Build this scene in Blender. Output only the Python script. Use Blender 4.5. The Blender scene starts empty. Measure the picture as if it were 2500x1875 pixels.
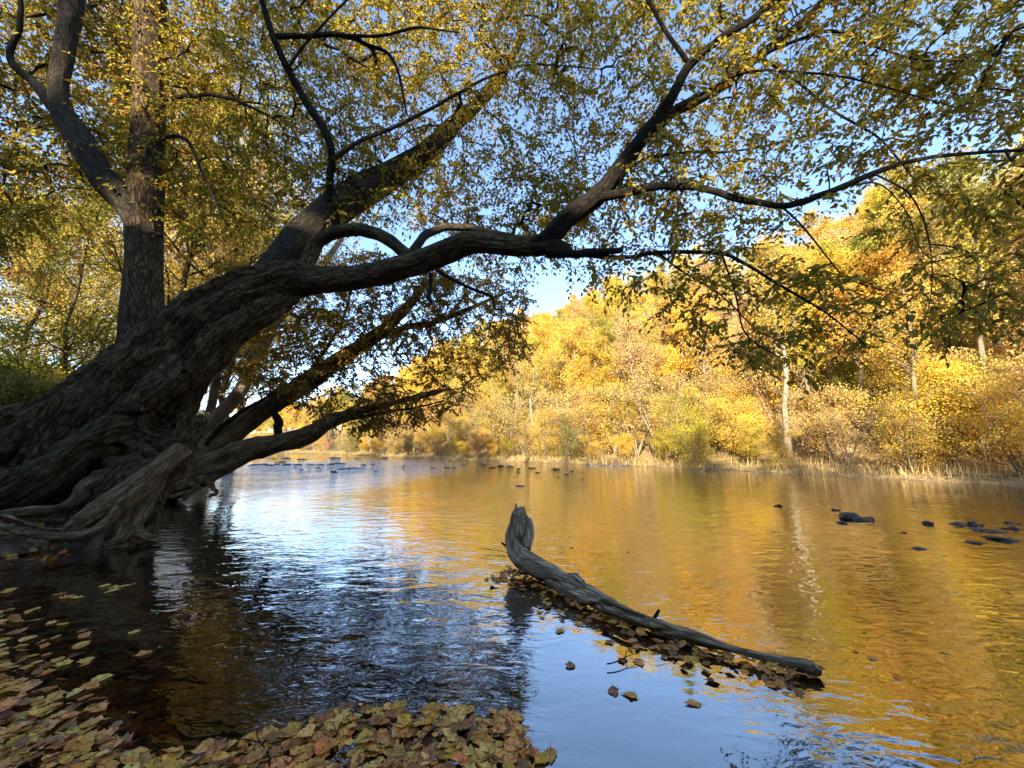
import bpy, math, random
import numpy as np
from mathutils import Vector, Matrix, noise

R = math.radians
rng = np.random.default_rng(7)
random.seed(7)
scene = bpy.context.scene
COL = scene.collection

# ------------------------------------------------------------------ camera
F_PX, CAM_H = 962.0, 1.25                      # focal length in pixels of a 2500 px wide picture
PITCH = math.atan(155 / 962.0)
cd = bpy.data.cameras.new('camera')
cam = bpy.data.objects.new('camera', cd)
COL.objects.link(cam)
cd.sensor_width = 36.0
cd.lens = 36.0 * F_PX / 2500.0
cd.clip_start, cd.clip_end = 0.05, 4000
cam.location = (0, 0, CAM_H)
cam.rotation_euler = (R(90) + PITCH, 0, 0)
scene.camera = cam

# ------------------------------------------------------------------ sky and sun
SUN_EL, SUN_AZ = R(28), R(199)                 # azimuth clockwise from +Y: the sun is behind the camera, a little left
sun_dir = Vector((math.sin(SUN_AZ) * math.cos(SUN_EL), math.cos(SUN_AZ) * math.cos(SUN_EL), math.sin(SUN_EL)))
w = bpy.data.worlds.new('World')
scene.world = w
w.use_nodes = True
nt = w.node_tree
bg = nt.nodes['Background']
sky = nt.nodes.new('ShaderNodeTexSky')
sky.sky_type = 'NISHITA'
sky.sun_disc = False
sky.sun_elevation = SUN_EL
sky.sun_rotation = SUN_AZ
sky.air_density, sky.dust_density, sky.ozone_density = 0.82, 0.15, 2.0
nt.links.new(sky.outputs[0], bg.inputs[0])
bg.inputs[1].default_value = 0.15
ld = bpy.data.lights.new('sun', 'SUN')
ld.energy, ld.angle, ld.color = 4.4, R(0.5), (1.0, 0.86, 0.66)
lo = bpy.data.objects.new('sun', ld)
COL.objects.link(lo)
lo.rotation_euler = sun_dir.to_track_quat('Z', 'Y').to_euler()
lo.location = sun_dir * 50
scene.view_settings.view_transform = 'Standard'
scene.view_settings.look = 'None'
scene.view_settings.exposure = 1.95
scene.view_settings.gamma = 1.0
scene.cycles.use_denoising = True
scene.cycles.max_bounces = 6
scene.cycles.transparent_max_bounces = 8
scene.cycles.caustics_reflective = False
scene.cycles.caustics_refractive = False

# ------------------------------------------------------------------ picture <-> place
S = 2500 / 2212.0                              # limbs below are traced on a 2212 px wide copy
CP, SP = math.cos(PITCH), math.sin(PITCH)
def ray(px, py):
    x, u = (px - 1250) / F_PX, (937.5 - py) / F_PX
    return x, CP - u * SP, SP + u * CP
def G(px, py, z=0.0):
    r = ray(px, py); t = (z - CAM_H) / r[2]
    return np.array((r[0] * t, r[1] * t, z))
def P(px, py, y):
    r = ray(px, py); t = y / r[1]
    return np.array((r[0] * t, y, CAM_H + r[2] * t))
def project(p):
    p = np.asarray(p, float)
    x, y, z = p[..., 0], p[..., 1], p[..., 2] - CAM_H
    d = y * CP + z * SP
    u = -y * SP + z * CP
    return 1250 + F_PX * x / d, 937.5 - F_PX * u / d, d

# ------------------------------------------------------------------ mesh helpers
def mesh_from(name, verts, faces, mat=None, col=None, vec=None, smooth=True):
    """faces: list of int arrays, each (n,k)."""
    me = bpy.data.meshes.new(name)
    verts = np.asarray(verts, np.float32).reshape(-1, 3)
    faces = [np.asarray(f, np.int32) for f in (faces if isinstance(faces, list) else [faces]) if len(f)]
    me.vertices.add(len(verts))
    me.vertices.foreach_set('co', verts.ravel())
    nl = sum(f.size for f in faces); nf = sum(len(f) for f in faces)
    me.loops.add(nl); me.polygons.add(nf)
    me.loops.foreach_set('vertex_index', np.concatenate([f.ravel() for f in faces]))
    tot = np.concatenate([np.full(len(f), f.shape[1], np.int32) for f in faces])
    st = np.concatenate([[0], np.cumsum(tot)[:-1]]).astype(np.int32)
    me.polygons.foreach_set('loop_start', st)
    me.polygons.foreach_set('loop_total', tot)
    if smooth: me.polygons.foreach_set('use_smooth', np.ones(nf, bool))
    if col is not None:
        a = me.attributes.new('col', 'FLOAT_COLOR', 'POINT')
        c = np.ones((len(verts), 4), np.float32); c[:, :3] = col
        a.data.foreach_set('color', c.ravel())
    if vec is not None:
        a = me.attributes.new('bk', 'FLOAT_VECTOR', 'POINT')
        a.data.foreach_set('vector', np.asarray(vec, np.float32).ravel())
    me.update(calc_edges=True)
    if mat: me.materials.append(mat)
    return me
def add(name, me, parent=None, label=None, cat=None, group=None, kind=None, loc=None):
    o = bpy.data.objects.new(name, me)
    COL.objects.link(o)
    if loc is not None: o.location = loc
    if parent is not None: o.parent = parent
    tag(o, label, cat, group, kind)
    return o
def tag(o, label=None, cat=None, group=None, kind=None):
    if label: o['label'] = label
    if cat: o['category'] = cat
    if group: o['group'] = group
    if kind: o['kind'] = kind
def thing(name, loc, label, cat, group=None):
    o = bpy.data.objects.new(name, None)
    o.empty_display_size = 0.2
    COL.objects.link(o)
    o.location = loc
    tag(o, label, cat, group)
    return o
def unit(v):
    v = np.asarray(v, float)
    return v / np.maximum(np.linalg.norm(v, axis=-1, keepdims=True), 1e-9)
def spline(pts, n_per=6):
    """Catmull-Rom through rows (any number of columns)."""
    p = np.asarray(pts, float)
    if len(p) < 3: n_per = max(n_per, 4)
    p = np.vstack([2 * p[0] - p[1], p, 2 * p[-1] - p[-2]])
    out = []
    t = np.linspace(0, 1, n_per, endpoint=False)[:, None]
    for i in range(1, len(p) - 2):
        a, b, c, d = p[i - 1], p[i], p[i + 1], p[i + 2]
        out.append(0.5 * (2 * b + (c - a) * t + (2 * a - 5 * b + 4 * c - d) * t**2 + (3 * b - a - 3 * c + d) * t**3))
    out.append(p[-2][None])
    return np.vstack(out)
def frames(pts):
    t = unit(np.gradient(pts, axis=0))
    up = np.array((0.31, 0.23, 0.92)) if abs(t[0] @ np.array((0.31, 0.23, 0.92))) < 0.9 else np.array((1.0, 0, 0))
    u = np.empty_like(t)
    a = up
    for i in range(len(t)):
        a = a - t[i] * (a @ t[i]); a = a / np.linalg.norm(a); u[i] = a
    return t, u, np.cross(t, u)
def tube(pts, rad, seg=8, gnarl=0.0, seed=0.0, cap=True):
    """returns verts, quads, straightened bark coordinates"""
    pts = np.asarray(pts, float); rad = np.asarray(rad, float)
    t, u, v = frames(pts)
    n = len(pts)
    s = np.concatenate([[0], np.cumsum(np.linalg.norm(np.diff(pts, axis=0), axis=1))]) + seed * 7.3
    th = np.linspace(0, 2 * math.pi, seg, endpoint=False)
    c, sn = np.cos(th), np.sin(th)
    rr = np.repeat(rad[:, None], seg, 1)
    bk = np.stack([c[None] * rad[:, None], sn[None] * rad[:, None], np.repeat(s[:, None], seg, 1)], -1)
    if gnarl > 0:
        k = np.array([[noise.noise((bk[i, j, 0] * 3.2 / max(rad[i] * 5, .12), bk[i, j, 1] * 3.2 / max(rad[i] * 5, .12), s[i] * .45 / max(rad[i] * 4, .2)))
                       + 0.5 * noise.noise((bk[i, j, 0] * 9 / max(rad[i] * 5, .12), bk[i, j, 1] * 9 / max(rad[i] * 5, .12), s[i] * .8 / max(rad[i] * 4, .2)))
                       for j in range(seg)] for i in range(n)])
        rr = rr * (1 + gnarl * k)
    ve = pts[:, None] + rr[..., None] * (c[None, :, None] * u[:, None] + sn[None, :, None] * v[:, None])
    ve = ve.reshape(-1, 3); bk = bk.reshape(-1, 3)
    i, j = np.meshgrid(np.arange(n - 1), np.arange(seg), indexing='ij')
    a = i * seg + j; b = i * seg + (j + 1) % seg
    q = np.stack([a, b, b + seg, a + seg], -1).reshape(-1, 4)
    if cap:
        base = len(ve)
        ve = np.vstack([ve, pts[0], pts[-1] + t[-1] * rad[-1] * 0.5])
        bk = np.vstack([bk, bk[0] * 0 + [0, 0, s[0]], bk[0] * 0 + [0, 0, s[-1]]])
        jj = np.arange(seg)
        q1 = np.stack([jj, np.full(seg, base), np.full(seg, base), (jj + 1) % seg], -1)
        tri = np.vstack([np.stack([np.full(seg, base), (jj + 1) % seg, jj], -1),
                         np.stack([np.full(seg, base + 1), (n - 1) * seg + jj, (n - 1) * seg + (jj + 1) % seg], -1)])
    else:
        tri = np.zeros((0, 3), int)
    return ve, q, tri, bk
class Bag:
    """collects tubes or other pieces that belong to ONE part"""
    def __init__(s): s.v, s.q, s.t, s.b, s.n = [], [], [], [], 0
    def tube(s, *a, **k):
        v, q, t, b = tube(*a, **k)
        s.v.append(v); s.q.append(q + s.n); s.t.append(t + s.n); s.b.append(b); s.n += len(v)
    def mesh(s, name, mat, off=(0, 0, 0)):
        return mesh_from(name, np.vstack(s.v) - np.asarray(off), [np.vstack(s.q), np.vstack(s.t)], mat, vec=np.vstack(s.b))
def trace(rows):
    """rows (px, py, forward distance, width in px) traced on the 2212 px copy -> points, radii in metres"""
    a = np.array(rows, float)
    pts = np.array([P(r[0] * S, r[1] * S, r[2]) for r in a])
    d2 = np.gradient(a[:, :2], axis=0); d2 = unit(d2)
    off = np.stack([(a[:, 0] * S - 1250) / F_PX, (a[:, 1] * S - 937.5) / F_PX], -1)
    comp = np.abs(-d2[:, 1] * off[:, 0] + d2[:, 0] * off[:, 1])
    dep = project(pts)[2]
    rad = a[:, 3] * S / 2 / F_PX * dep / np.sqrt(1 + comp**2)
    return pts, rad
def limb(rows, n_per=6):
    p, r = trace(rows)
    q = spline(np.column_stack([p, r]), n_per)
    return q[:, :3], np.maximum(q[:, 3], 0.002)

# ------------------------------------------------------------------ materials
def mat_new(name):
    m = bpy.data.materials.new(name)
    m.use_nodes = True
    return m, m.node_tree, m.node_tree.nodes['Principled BSDF']
def N(t, kind, **kw):
    n = t.nodes.new('ShaderNode' + kind)
    for k, v in kw.items():
        if k in n.inputs.keys() if isinstance(k, str) else False: n.inputs[k].default_value = v
        else: setattr(n, k, v)
    return n
def ramp(t, stops):
    r = t.nodes.new('ShaderNodeValToRGB')
    e = r.color_ramp.elements
    while len(e) < len(stops): e.new(0.5)
    for el, (p, c) in zip(e, stops): el.position = p; el.color = (*c, 1)
    return r
def bark_mat(name, dark, mid, light, moss=0.0, crack=1.0, scale=1.0, zs=2.0, wet=False):
    m, t, b = mat_new(name)
    L = t.links.new
    at = N(t, 'Attribute', attribute_name='bk')
    mp = N(t, 'Mapping'); mp.inputs['Scale'].default_value = (9 * scale, 9 * scale, zs * scale)
    L(at.outputs['Vector'], mp.inputs['Vector'])
    n1 = N(t, 'TexNoise'); n1.inputs['Scale'].default_value = 1.6; n1.inputs['Detail'].default_value = 7; n1.inputs['Roughness'].default_value = .68; n1.inputs['Distortion'].default_value = .6
    L(mp.outputs[0], n1.inputs['Vector'])
    vo = N(t, 'TexVoronoi', feature='DISTANCE_TO_EDGE'); vo.inputs['Scale'].default_value = 2.4
    mixv = N(t, 'VectorMath', operation='MULTIPLY_ADD'); mixv.inputs[1].default_value = (.9, .9, .9)
    L(n1.outputs['Color'], mixv.inputs[0]); L(mp.outputs[0], mixv.inputs[2]); L(mixv.outputs[0], vo.inputs['Vector'])
    ge = N(t, 'NewGeometry')
    n2 = N(t, 'TexNoise'); n2.inputs['Scale'].default_value = 2.2; n2.inputs['Detail'].default_value = 5
    L(ge.outputs['Position'], n2.inputs['Vector'])
    r1 = ramp(t, [(.28, dark), (.52, mid), (.74, light)])
    ad = N(t, 'MixRGB'); ad.inputs[0].default_value = .5
    L(n1.outputs[0], ad.inputs[1]); L(n2.outputs[0], ad.inputs[2]); L(ad.outputs[0], r1.inputs[0])
    cr = ramp(t, [(0.0, (0, 0, 0)), (.16, (1, 1, 1))]); L(vo.outputs['Distance'], cr.inputs[0])
    mu = N(t, 'MixRGB', blend_type='MULTIPLY'); mu.inputs[0].default_value = .8 * crack
    L(r1.outputs[0], mu.inputs[1]); L(cr.outputs[0], mu.inputs[2])
    last = mu
    if moss > 0:
        sx = N(t, 'SeparateXYZ'); L(ge.outputs['Normal'], sx.inputs[0])
        m1 = N(t, 'Math', operation='MULTIPLY_ADD'); m1.inputs[1].default_value = .55; L(sx.outputs['Z'], m1.inputs[0]); L(n2.outputs[0], m1.inputs[2])
        mr = ramp(t, [(.55, (0, 0, 0)), (.85, (moss, moss, moss))]); L(m1.outputs[0], mr.inputs[0])
        mm = N(t, 'MixRGB'); mm.inputs[2].default_value = (.05, .058, .016, 1)
        L(mr.outputs[0], mm.inputs[0]); L(mu.outputs[0], mm.inputs[1]); last = mm
    if wet:                                           # waterlogged, darker wood low down and towards the sunken end
        sp = N(t, 'SeparateXYZ'); L(ge.outputs['Position'], sp.inputs[0])
        w1 = N(t, 'MapRange'); w1.inputs['From Min'].default_value = .5; w1.inputs['From Max'].default_value = 1.2; w1.inputs['To Max'].default_value = .5; L(sp.outputs['X'], w1.inputs['Value'])
        w2 = N(t, 'MapRange'); w2.inputs['From Min'].default_value = .09; w2.inputs['From Max'].default_value = .02; L(sp.outputs['Z'], w2.inputs['Value'])
        w3 = N(t, 'Math', operation='MAXIMUM'); L(w1.outputs[0], w3.inputs[0]); L(w2.outputs[0], w3.inputs[1])
        w4 = N(t, 'Math', operation='MULTIPLY_ADD'); w4.inputs[1].default_value = 1.6; w4.inputs[2].default_value = -.8; L(n2.outputs[0], w4.inputs[0])
        w5 = N(t, 'Math', operation='ADD', use_clamp=True); L(w3.outputs[0], w5.inputs[0]); L(w4.outputs[0], w5.inputs[1])
        wm = N(t, 'MixRGB', blend_type='MULTIPLY'); wm.inputs[2].default_value = (.3, .22, .14, 1); L(w5.outputs[0], wm.inputs[0]); L(last.outputs[0], wm.inputs[1]); last = wm
    L(last.outputs[0], b.inputs['Base Color'])
    b.inputs['Roughness'].default_value = .9
    b.inputs['Specular IOR Level'].default_value = .25
    hh = N(t, 'Math', operation='MULTIPLY_ADD'); hh.inputs[1].default_value = .5 * crack
    L(cr.outputs[0], hh.inputs[0]); L(n1.outputs[0], hh.inputs[2])
    bu = N(t, 'Bump'); bu.inputs['Strength'].default_value = 1.0; bu.inputs['Distance'].default_value = .034
    L(hh.outputs[0], bu.inputs['Height']); L(bu.outputs[0], b.inputs['Normal'])
    return m
def leaf_mat(name, tint=None, trans=.45, rough=.55, vary=.25, spots=0.0, gloss=.3):
    """tint None: colour from the per-leaf attribute 'col'"""
    m, t, b = mat_new(name)
    L = t.links.new
    if tint is None:
        src = N(t, 'Attribute', attribute_name='col').outputs['Color']
    else:
        rgb = N(t, 'RGB'); rgb.outputs[0].default_value = (*tint, 1); src = rgb.outputs[0]
        at = N(t, 'Attribute', attribute_name='col')
        mx = N(t, 'MixRGB', blend_type='MULTIPLY'); mx.inputs[0].default_value = 1
        L(src, mx.inputs[1]); L(at.outputs['Color'], mx.inputs[2]); src = mx.outputs[0]
        oi = N(t, 'ObjectInfo'); h0 = N(t, 'HueSaturation')           # every tree or leaf its own shade
        mo = N(t, 'MapRange'); mo.inputs['To Min'].default_value = .72; mo.inputs['To Max'].default_value = 1.22
        mh = N(t, 'MapRange'); mh.inputs['To Min'].default_value = .515; mh.inputs['To Max'].default_value = .485
        L(oi.outputs['Random'], mo.inputs['Value']); L(oi.outputs['Random'], mh.inputs['Value'])
        L(mo.outputs[0], h0.inputs['Value']); L(mh.outputs[0], h0.inputs['Hue']); L(src, h0.inputs['Color']); src = h0.outputs[0]
    ge = N(t, 'NewGeometry')
    no = N(t, 'TexNoise'); no.inputs['Scale'].default_value = 35; no.inputs['Detail'].default_value = 4
    L(ge.outputs['Position'], no.inputs['Vector'])
    hs = N(t, 'HueSaturation')
    mv = N(t, 'MapRange'); mv.inputs['To Min'].default_value = 1 - vary; mv.inputs['To Max'].default_value = 1 + vary
    mv.inputs['From Min'].default_value = .3; mv.inputs['From Max'].default_value = .7
    L(no.outputs[0], mv.inputs['Value']); L(mv.outputs[0], hs.inputs['Value']); L(src, hs.inputs['Color'])
    last = hs.outputs[0]
    if spots > 0:
        n2 = N(t, 'TexNoise'); n2.inputs['Scale'].default_value = 60; n2.inputs['Detail'].default_value = 6
        L(ge.outputs['Position'], n2.inputs['Vector'])
        sr = ramp(t, [(.56, (0, 0, 0)), (.66, (spots, spots, spots))]); L(n2.outputs[0], sr.inputs[0])
        mx = N(t, 'MixRGB'); mx.inputs[2].default_value = (.09, .045, .015, 1)
        L(sr.outputs[0], mx.inputs[0]); L(last, mx.inputs[1]); last = mx.outputs[0]
    if spots > 0:                                     # midrib and side veins from the leaf's own coordinates
        va = N(t, 'Attribute', attribute_name='bk'); vx = N(t, 'SeparateXYZ'); L(va.outputs['Vector'], vx.inputs[0])
        ab = N(t, 'Math', operation='ABSOLUTE'); L(vx.outputs['X'], ab.inputs[0])
        mrb = N(t, 'MapRange'); mrb.inputs['From Min'].default_value = .012; mrb.inputs['From Max'].default_value = .035; mrb.inputs['To Min'].default_value = 1; mrb.inputs['To Max'].default_value = 0; L(ab.outputs[0], mrb.inputs['Value'])
        ph = N(t, 'Math', operation='MULTIPLY_ADD'); ph.inputs[1].default_value = -.8; L(ab.outputs[0], ph.inputs[0]); L(vx.outputs['Y'], ph.inputs[2])
        fq = N(t, 'Math', operation='MULTIPLY'); fq.inputs[1].default_value = 50; L(ph.outputs[0], fq.inputs[0])
        sn = N(t, 'Math', operation='SINE'); L(fq.outputs[0], sn.inputs[0])
        vm = N(t, 'MapRange'); vm.inputs['From Min'].default_value = .7; vm.inputs['From Max'].default_value = 1; vm.inputs['To Max'].default_value = .55; L(sn.outputs[0], vm.inputs['Value'])
        mxv = N(t, 'Math', operation='MAXIMUM'); L(mrb.outputs[0], mxv.inputs[0]); L(vm.outputs[0], mxv.inputs[1])
        dk = N(t, 'MixRGB', blend_type='MULTIPLY'); dk.inputs[2].default_value = (.5, .42, .32, 1); L(mxv.outputs[0], dk.inputs[0]); L(last, dk.inputs[1]); last = dk.outputs[0]
    L(last, b.inputs['Base Color'])
    b.inputs['Roughness'].default_value = rough
    b.inputs['Specular IOR Level'].default_value = gloss
    tr = N(t, 'BsdfTranslucent'); L(last, tr.inputs['Color'])
    ms = N(t, 'MixShader'); ms.inputs[0].default_value = trans
    out = t.nodes['Material Output']
    L(b.outputs[0], ms.inputs[1]); L(tr.outputs[0], ms.inputs[2]); L(ms.outputs[0], out.inputs['Surface'])
    return m

M_BARK = bark_mat('bark_gnarled', (.016, .010, .004), (.135, .088, .037), (.38, .26, .115), moss=.45, crack=.95, zs=2.3)
M_ROOT = bark_mat('bark_root', (.04, .027, .012), (.28, .198, .10), (.58, .44, .24), moss=.15, crack=.7)
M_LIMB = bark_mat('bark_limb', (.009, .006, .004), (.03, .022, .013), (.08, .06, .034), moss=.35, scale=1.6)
M_GREY = bark_mat('bark_grey', (.018, .014, .008), (.07, .055, .033), (.19, .155, .097), moss=.2, crack=.7, scale=1.5)
M_PALE = bark_mat('bark_pale', (.16, .125, .08), (.34, .28, .19), (.58, .49, .35), crack=.5, scale=1.4)
M_TWIG = bark_mat('bark_twig', (.014, .011, .007), (.035, .026, .017), (.07, .052, .034), scale=3)
M_DRIFT = bark_mat('driftwood', (.14, .095, .05), (.66, .51, .32), (.9, .77, .56), crack=.7, scale=2.4, zs=.7, wet=True)
M_LEAF = leaf_mat('leaf_canopy', None, trans=.62)
M_FARWOOD = bark_mat('bark_far', (.22, .17, .11), (.42, .34, .23), (.62, .54, .4), crack=.5)
M_DARKWOOD = bark_mat('bark_far_brown', (.07, .05, .032), (.15, .11, .07), (.26, .2, .13), crack=.5)

# ground: mud, leaf litter, straw
def ground_material():
    m, t, b = mat_new('bank_earth')
    L = t.links.new
    ge = N(t, 'NewGeometry')
    n1 = N(t, 'TexNoise'); n1.inputs['Scale'].default_value = 5; n1.inputs['Detail'].default_value = 9; n1.inputs['Roughness'].default_value = .7
    n2 = N(t, 'TexNoise'); n2.inputs['Scale'].default_value = .35; n2.inputs['Detail'].default_value = 5
    vo = N(t, 'TexVoronoi'); vo.inputs['Scale'].default_value = 14
    for n in (n1, n2, vo): L(ge.outputs['Position'], n.inputs['Vector'])
    r1 = ramp(t, [(.3, (.03, .021, .012)), (.5, (.1, .066, .033)), (.7, (.26, .165, .07))])
    ad = N(t, 'MixRGB'); ad.inputs[0].default_value = .45; L(n1.outputs[0], ad.inputs[1]); L(vo.outputs['Color'], ad.inputs[2]); L(ad.outputs[0], r1.inputs[0])
    sx = N(t, 'SeparateXYZ'); L(ge.outputs['Position'], sx.inputs[0])
    # straw coloured mud strip above the far waterline
    ma = N(t, 'MapRange'); ma.inputs['From Min'].default_value = 9; ma.inputs['From Max'].default_value = 12; L(sx.outputs['Y'], ma.inputs['Value'])
    mb = N(t, 'MapRange'); mb.inputs['From Min'].default_value = -14; mb.inputs['From Max'].default_value = -4; L(sx.outputs['X'], mb.inputs['Value'])
    mm = N(t, 'Math', operation='MULTIPLY'); L(ma.outputs[0], mm.inputs[0]); L(mb.outputs[0], mm.inputs[1])
    r2 = ramp(t, [(.3, (.10, .065, .028)), (.5, (.23, .155, .065)), (.7, (.42, .30, .14))]); L(ad.outputs[0], r2.inputs[0])
    mx = N(t, 'MixRGB'); L(mm.outputs[0], mx.inputs[0]); L(r1.outputs[0], mx.inputs[1]); L(r2.outputs[0], mx.inputs[2])
    # wet dark silt under water
    mw = N(t, 'MapRange'); mw.inputs['From Min'].default_value = -.06; mw.inputs['From Max'].default_value = .03; L(sx.outputs['Z'], mw.inputs['Value'])
    wet = N(t, 'MixRGB'); wet.inputs[1].default_value = (.045, .034, .018, 1); L(mw.outputs[0], wet.inputs[0]); L(mx.outputs[0], wet.inputs[2])
    L(wet.outputs[0], b.inputs['Base Color'])
    b.inputs['Roughness'].default_value = .95
    bu = N(t, 'Bump'); bu.inputs['Strength'].default_value = .8; bu.inputs['Distance'].default_value = .04
    L(ad.outputs[0], bu.inputs['Height']); L(bu.outputs[0], b.inputs['Normal'])
    return m
def water_material():
    m, t, b = mat_new('river_water')
    L = t.links.new
    t.nodes.remove(b)
    ge = N(t, 'NewGeometry')
    mp = N(t, 'Mapping'); mp.inputs['Rotation'].default_value = (0, 0, R(12)); mp.inputs['Scale'].default_value = (.55, 1, 1)
    L(ge.outputs['Position'], mp.inputs['Vector'])
    n1 = N(t, 'TexNoise'); n1.inputs['Scale'].default_value = 4.2; n1.inputs['Detail'].default_value = 2.5; n1.inputs['Roughness'].default_value = .5; n1.inputs['Distortion'].default_value = .5
    n2 = N(t, 'TexNoise'); n2.inputs['Scale'].default_value = 13; n2.inputs['Detail'].default_value = 2; n2.inputs['Distortion'].default_value = .8
    n3 = N(t, 'TexNoise'); n3.inputs['Scale'].default_value = .5; n3.inputs['Detail'].default_value = 3
    for n in (n1, n2): L(mp.outputs[0], n.inputs['Vector'])
    L(ge.outputs['Position'], n3.inputs['Vector'])
    h1 = N(t, 'Math', operation='MULTIPLY'); h1.inputs[1].default_value = 1.0; L(n1.outputs[0], h1.inputs[0])
    h2 = N(t, 'Math', operation='MULTIPLY_ADD'); h2.inputs[1].default_value = .32; L(n2.outputs[0], h2.inputs[0]); L(h1.outputs[0], h2.inputs[2])
    # sheltered calm pool between the driftwood and the leaf raft
    sb = N(t, 'VectorMath', operation='SUBTRACT'); sb.inputs[1].default_value = (.62, 2.25, 0); L(ge.outputs['Position'], sb.inputs[0])
    sc = N(t, 'VectorMath', operation='MULTIPLY'); sc.inputs[1].default_value = (1.35, .9, 0); L(sb.outputs[0], sc.inputs[0])
    ln = N(t, 'VectorMath', operation='LENGTH'); L(sc.outputs[0], ln.inputs[0])
    cm = N(t, 'MapRange', interpolation_type='SMOOTHSTEP'); cm.inputs['From Min'].default_value = .45; cm.inputs['From Max'].default_value = 1.25; cm.inputs['To Min'].default_value = .12
    L(ln.outputs['Value'], cm.inputs['Value'])
    # gusts vary the ripple; the shallow riffle far upstream is choppier
    gm = N(t, 'MapRange'); gm.inputs['From Min'].default_value = .35; gm.inputs['From Max'].default_value = .65; gm.inputs['To Min'].default_value = .55; gm.inputs['To Max'].default_value = 1.15
    L(n3.outputs[0], gm.inputs['Value'])
    rb = N(t, 'VectorMath', operation='SUBTRACT'); rb.inputs[1].default_value = (-12, 26, 0); L(ge.outputs['Position'], rb.inputs[0])
    rr = N(t, 'Mapping'); rr.inputs['Rotation'].default_value = (0, 0, R(38)); rr.inputs['Scale'].default_value = (.11, .055, 0); L(rb.outputs[0], rr.inputs['Vector'])
    rl = N(t, 'VectorMath', operation='LENGTH'); L(rr.outputs[0], rl.inputs[0])
    rm = N(t, 'MapRange', interpolation_type='SMOOTHSTEP'); rm.inputs['From Min'].default_value = .5; rm.inputs['From Max'].default_value = 1.2; rm.inputs['To Min'].default_value = 10; rm.inputs['To Max'].default_value = 1
    L(rl.outputs['Value'], rm.inputs['Value'])
    k1 = N(t, 'Math', operation='MULTIPLY'); L(cm.outputs[0], k1.inputs[0]); L(gm.outputs[0], k1.inputs[1])
    k2 = N(t, 'Math', operation='MULTIPLY'); L(k1.outputs[0], k2.inputs[0]); L(rm.outputs[0], k2.inputs[1])
    hh = N(t, 'Math', operation='MULTIPLY'); L(h2.outputs[0], hh.inputs[0]); L(k2.outputs[0], hh.inputs[1])
    bu = N(t, 'Bump'); bu.inputs['Strength'].default_value = 1; bu.inputs['Distance'].default_value = .015
    L(hh.outputs[0], bu.inputs['Height'])
    gl = N(t, 'BsdfGlossy'); gl.inputs['Roughness'].default_value = .025; gl.inputs['Color'].default_value = (.95, .93, .9, 1)
    tr = N(t, 'BsdfTransparent'); tr.inputs['Color'].default_value = (.42, .33, .19, 1)
    lw = N(t, 'LayerWeight'); lw.inputs['Blend'].default_value = .5
    L(bu.outputs[0], gl.inputs['Normal']); L(bu.outputs[0], lw.inputs['Normal'])
    pw = N(t, 'Math', operation='POWER'); pw.inputs[1].default_value = 2.6; L(lw.outputs['Facing'], pw.inputs[0])
    fr = N(t, 'MapRange'); fr.inputs['To Min'].default_value = .22; fr.inputs['To Max'].default_value = 1.0; L(pw.outputs[0], fr.inputs['Value'])
    ms = N(t, 'MixShader'); L(fr.outputs[0], ms.inputs[0]); L(tr.outputs[0], ms.inputs[1]); L(gl.outputs[0], ms.inputs[2])
    L(ms.outputs[0], t.nodes['Material Output'].inputs['Surface'])
    return m

# ------------------------------------------------------------------ terrain
FAR = np.array([(-260, 215), (-160, 165), (-100, 125), (-62, 99), (-34.5, 75), (-12.4, 48.6), (0, 35), (9.3, 26.2), (12.1, 21.7), (14.8, 17.2), (17.1, 13.5), (20.5, 8), (26, 0), (36, -12), (60, -40), (120, -110)], float)
NEAR = np.array([(-260, 175), (-160, 133), (-95, 100), (-60, 73), (-32, 44.5), (-15.9, 21.7), (-9.7, 13), (-9.1, 10.8), (-8.4, 9.4), (-6.6, 7.4), (-5.0, 5.75), (-4.95, 5.45), (-5.3, 5.1), (-6.3, 4.75), (-7.6, 4.1), (-6.0, 2.4), (-3.5, 1.3), (-1.6, 1.55), (-.6, 1.8), (.05, 1.8), (.3, 1.4), (2, .5), (6, -1.5), (14, -9), (30, -30), (90, -110)], float)
def seg_dist(p, line):
    best = np.full(len(p), 1e9)
    for a, b in zip(line[:-1], line[1:]):
        ab = b - a
        t = np.clip(((p - a) @ ab) / (ab @ ab), 0, 1)
        best = np.minimum(best, np.linalg.norm(p - a - t[:, None] * ab, axis=1))
    return best
def inside(p, poly):
    r = np.zeros(len(p), bool)
    j = len(poly) - 1
    for i in range(len(poly)):
        xi, yi = poly[i]; xj, yj = poly[j]
        c = ((yi > p[:, 1]) != (yj > p[:, 1])) & (p[:, 0] < (xj - xi) * (p[:, 1] - yi) / (yj - yi + 1e-12) + xi)
        r ^= c; j = i
    return r
POLY_FAR = np.vstack([FAR, [(3000, -110), (3000, 3000), (-3000, 3000), (-3000, 215)]])
POLY_NEAR = np.vstack([NEAR, [(90, -3000), (-3000, -3000), (-3000, 175)]])
def sstep(a, b, x):
    t = np.clip((x - a) / (b - a), 0, 1); return t * t * (3 - 2 * t)
SH = np.array((sun_dir.x, sun_dir.y)); SH = SH / np.linalg.norm(SH)
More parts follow.
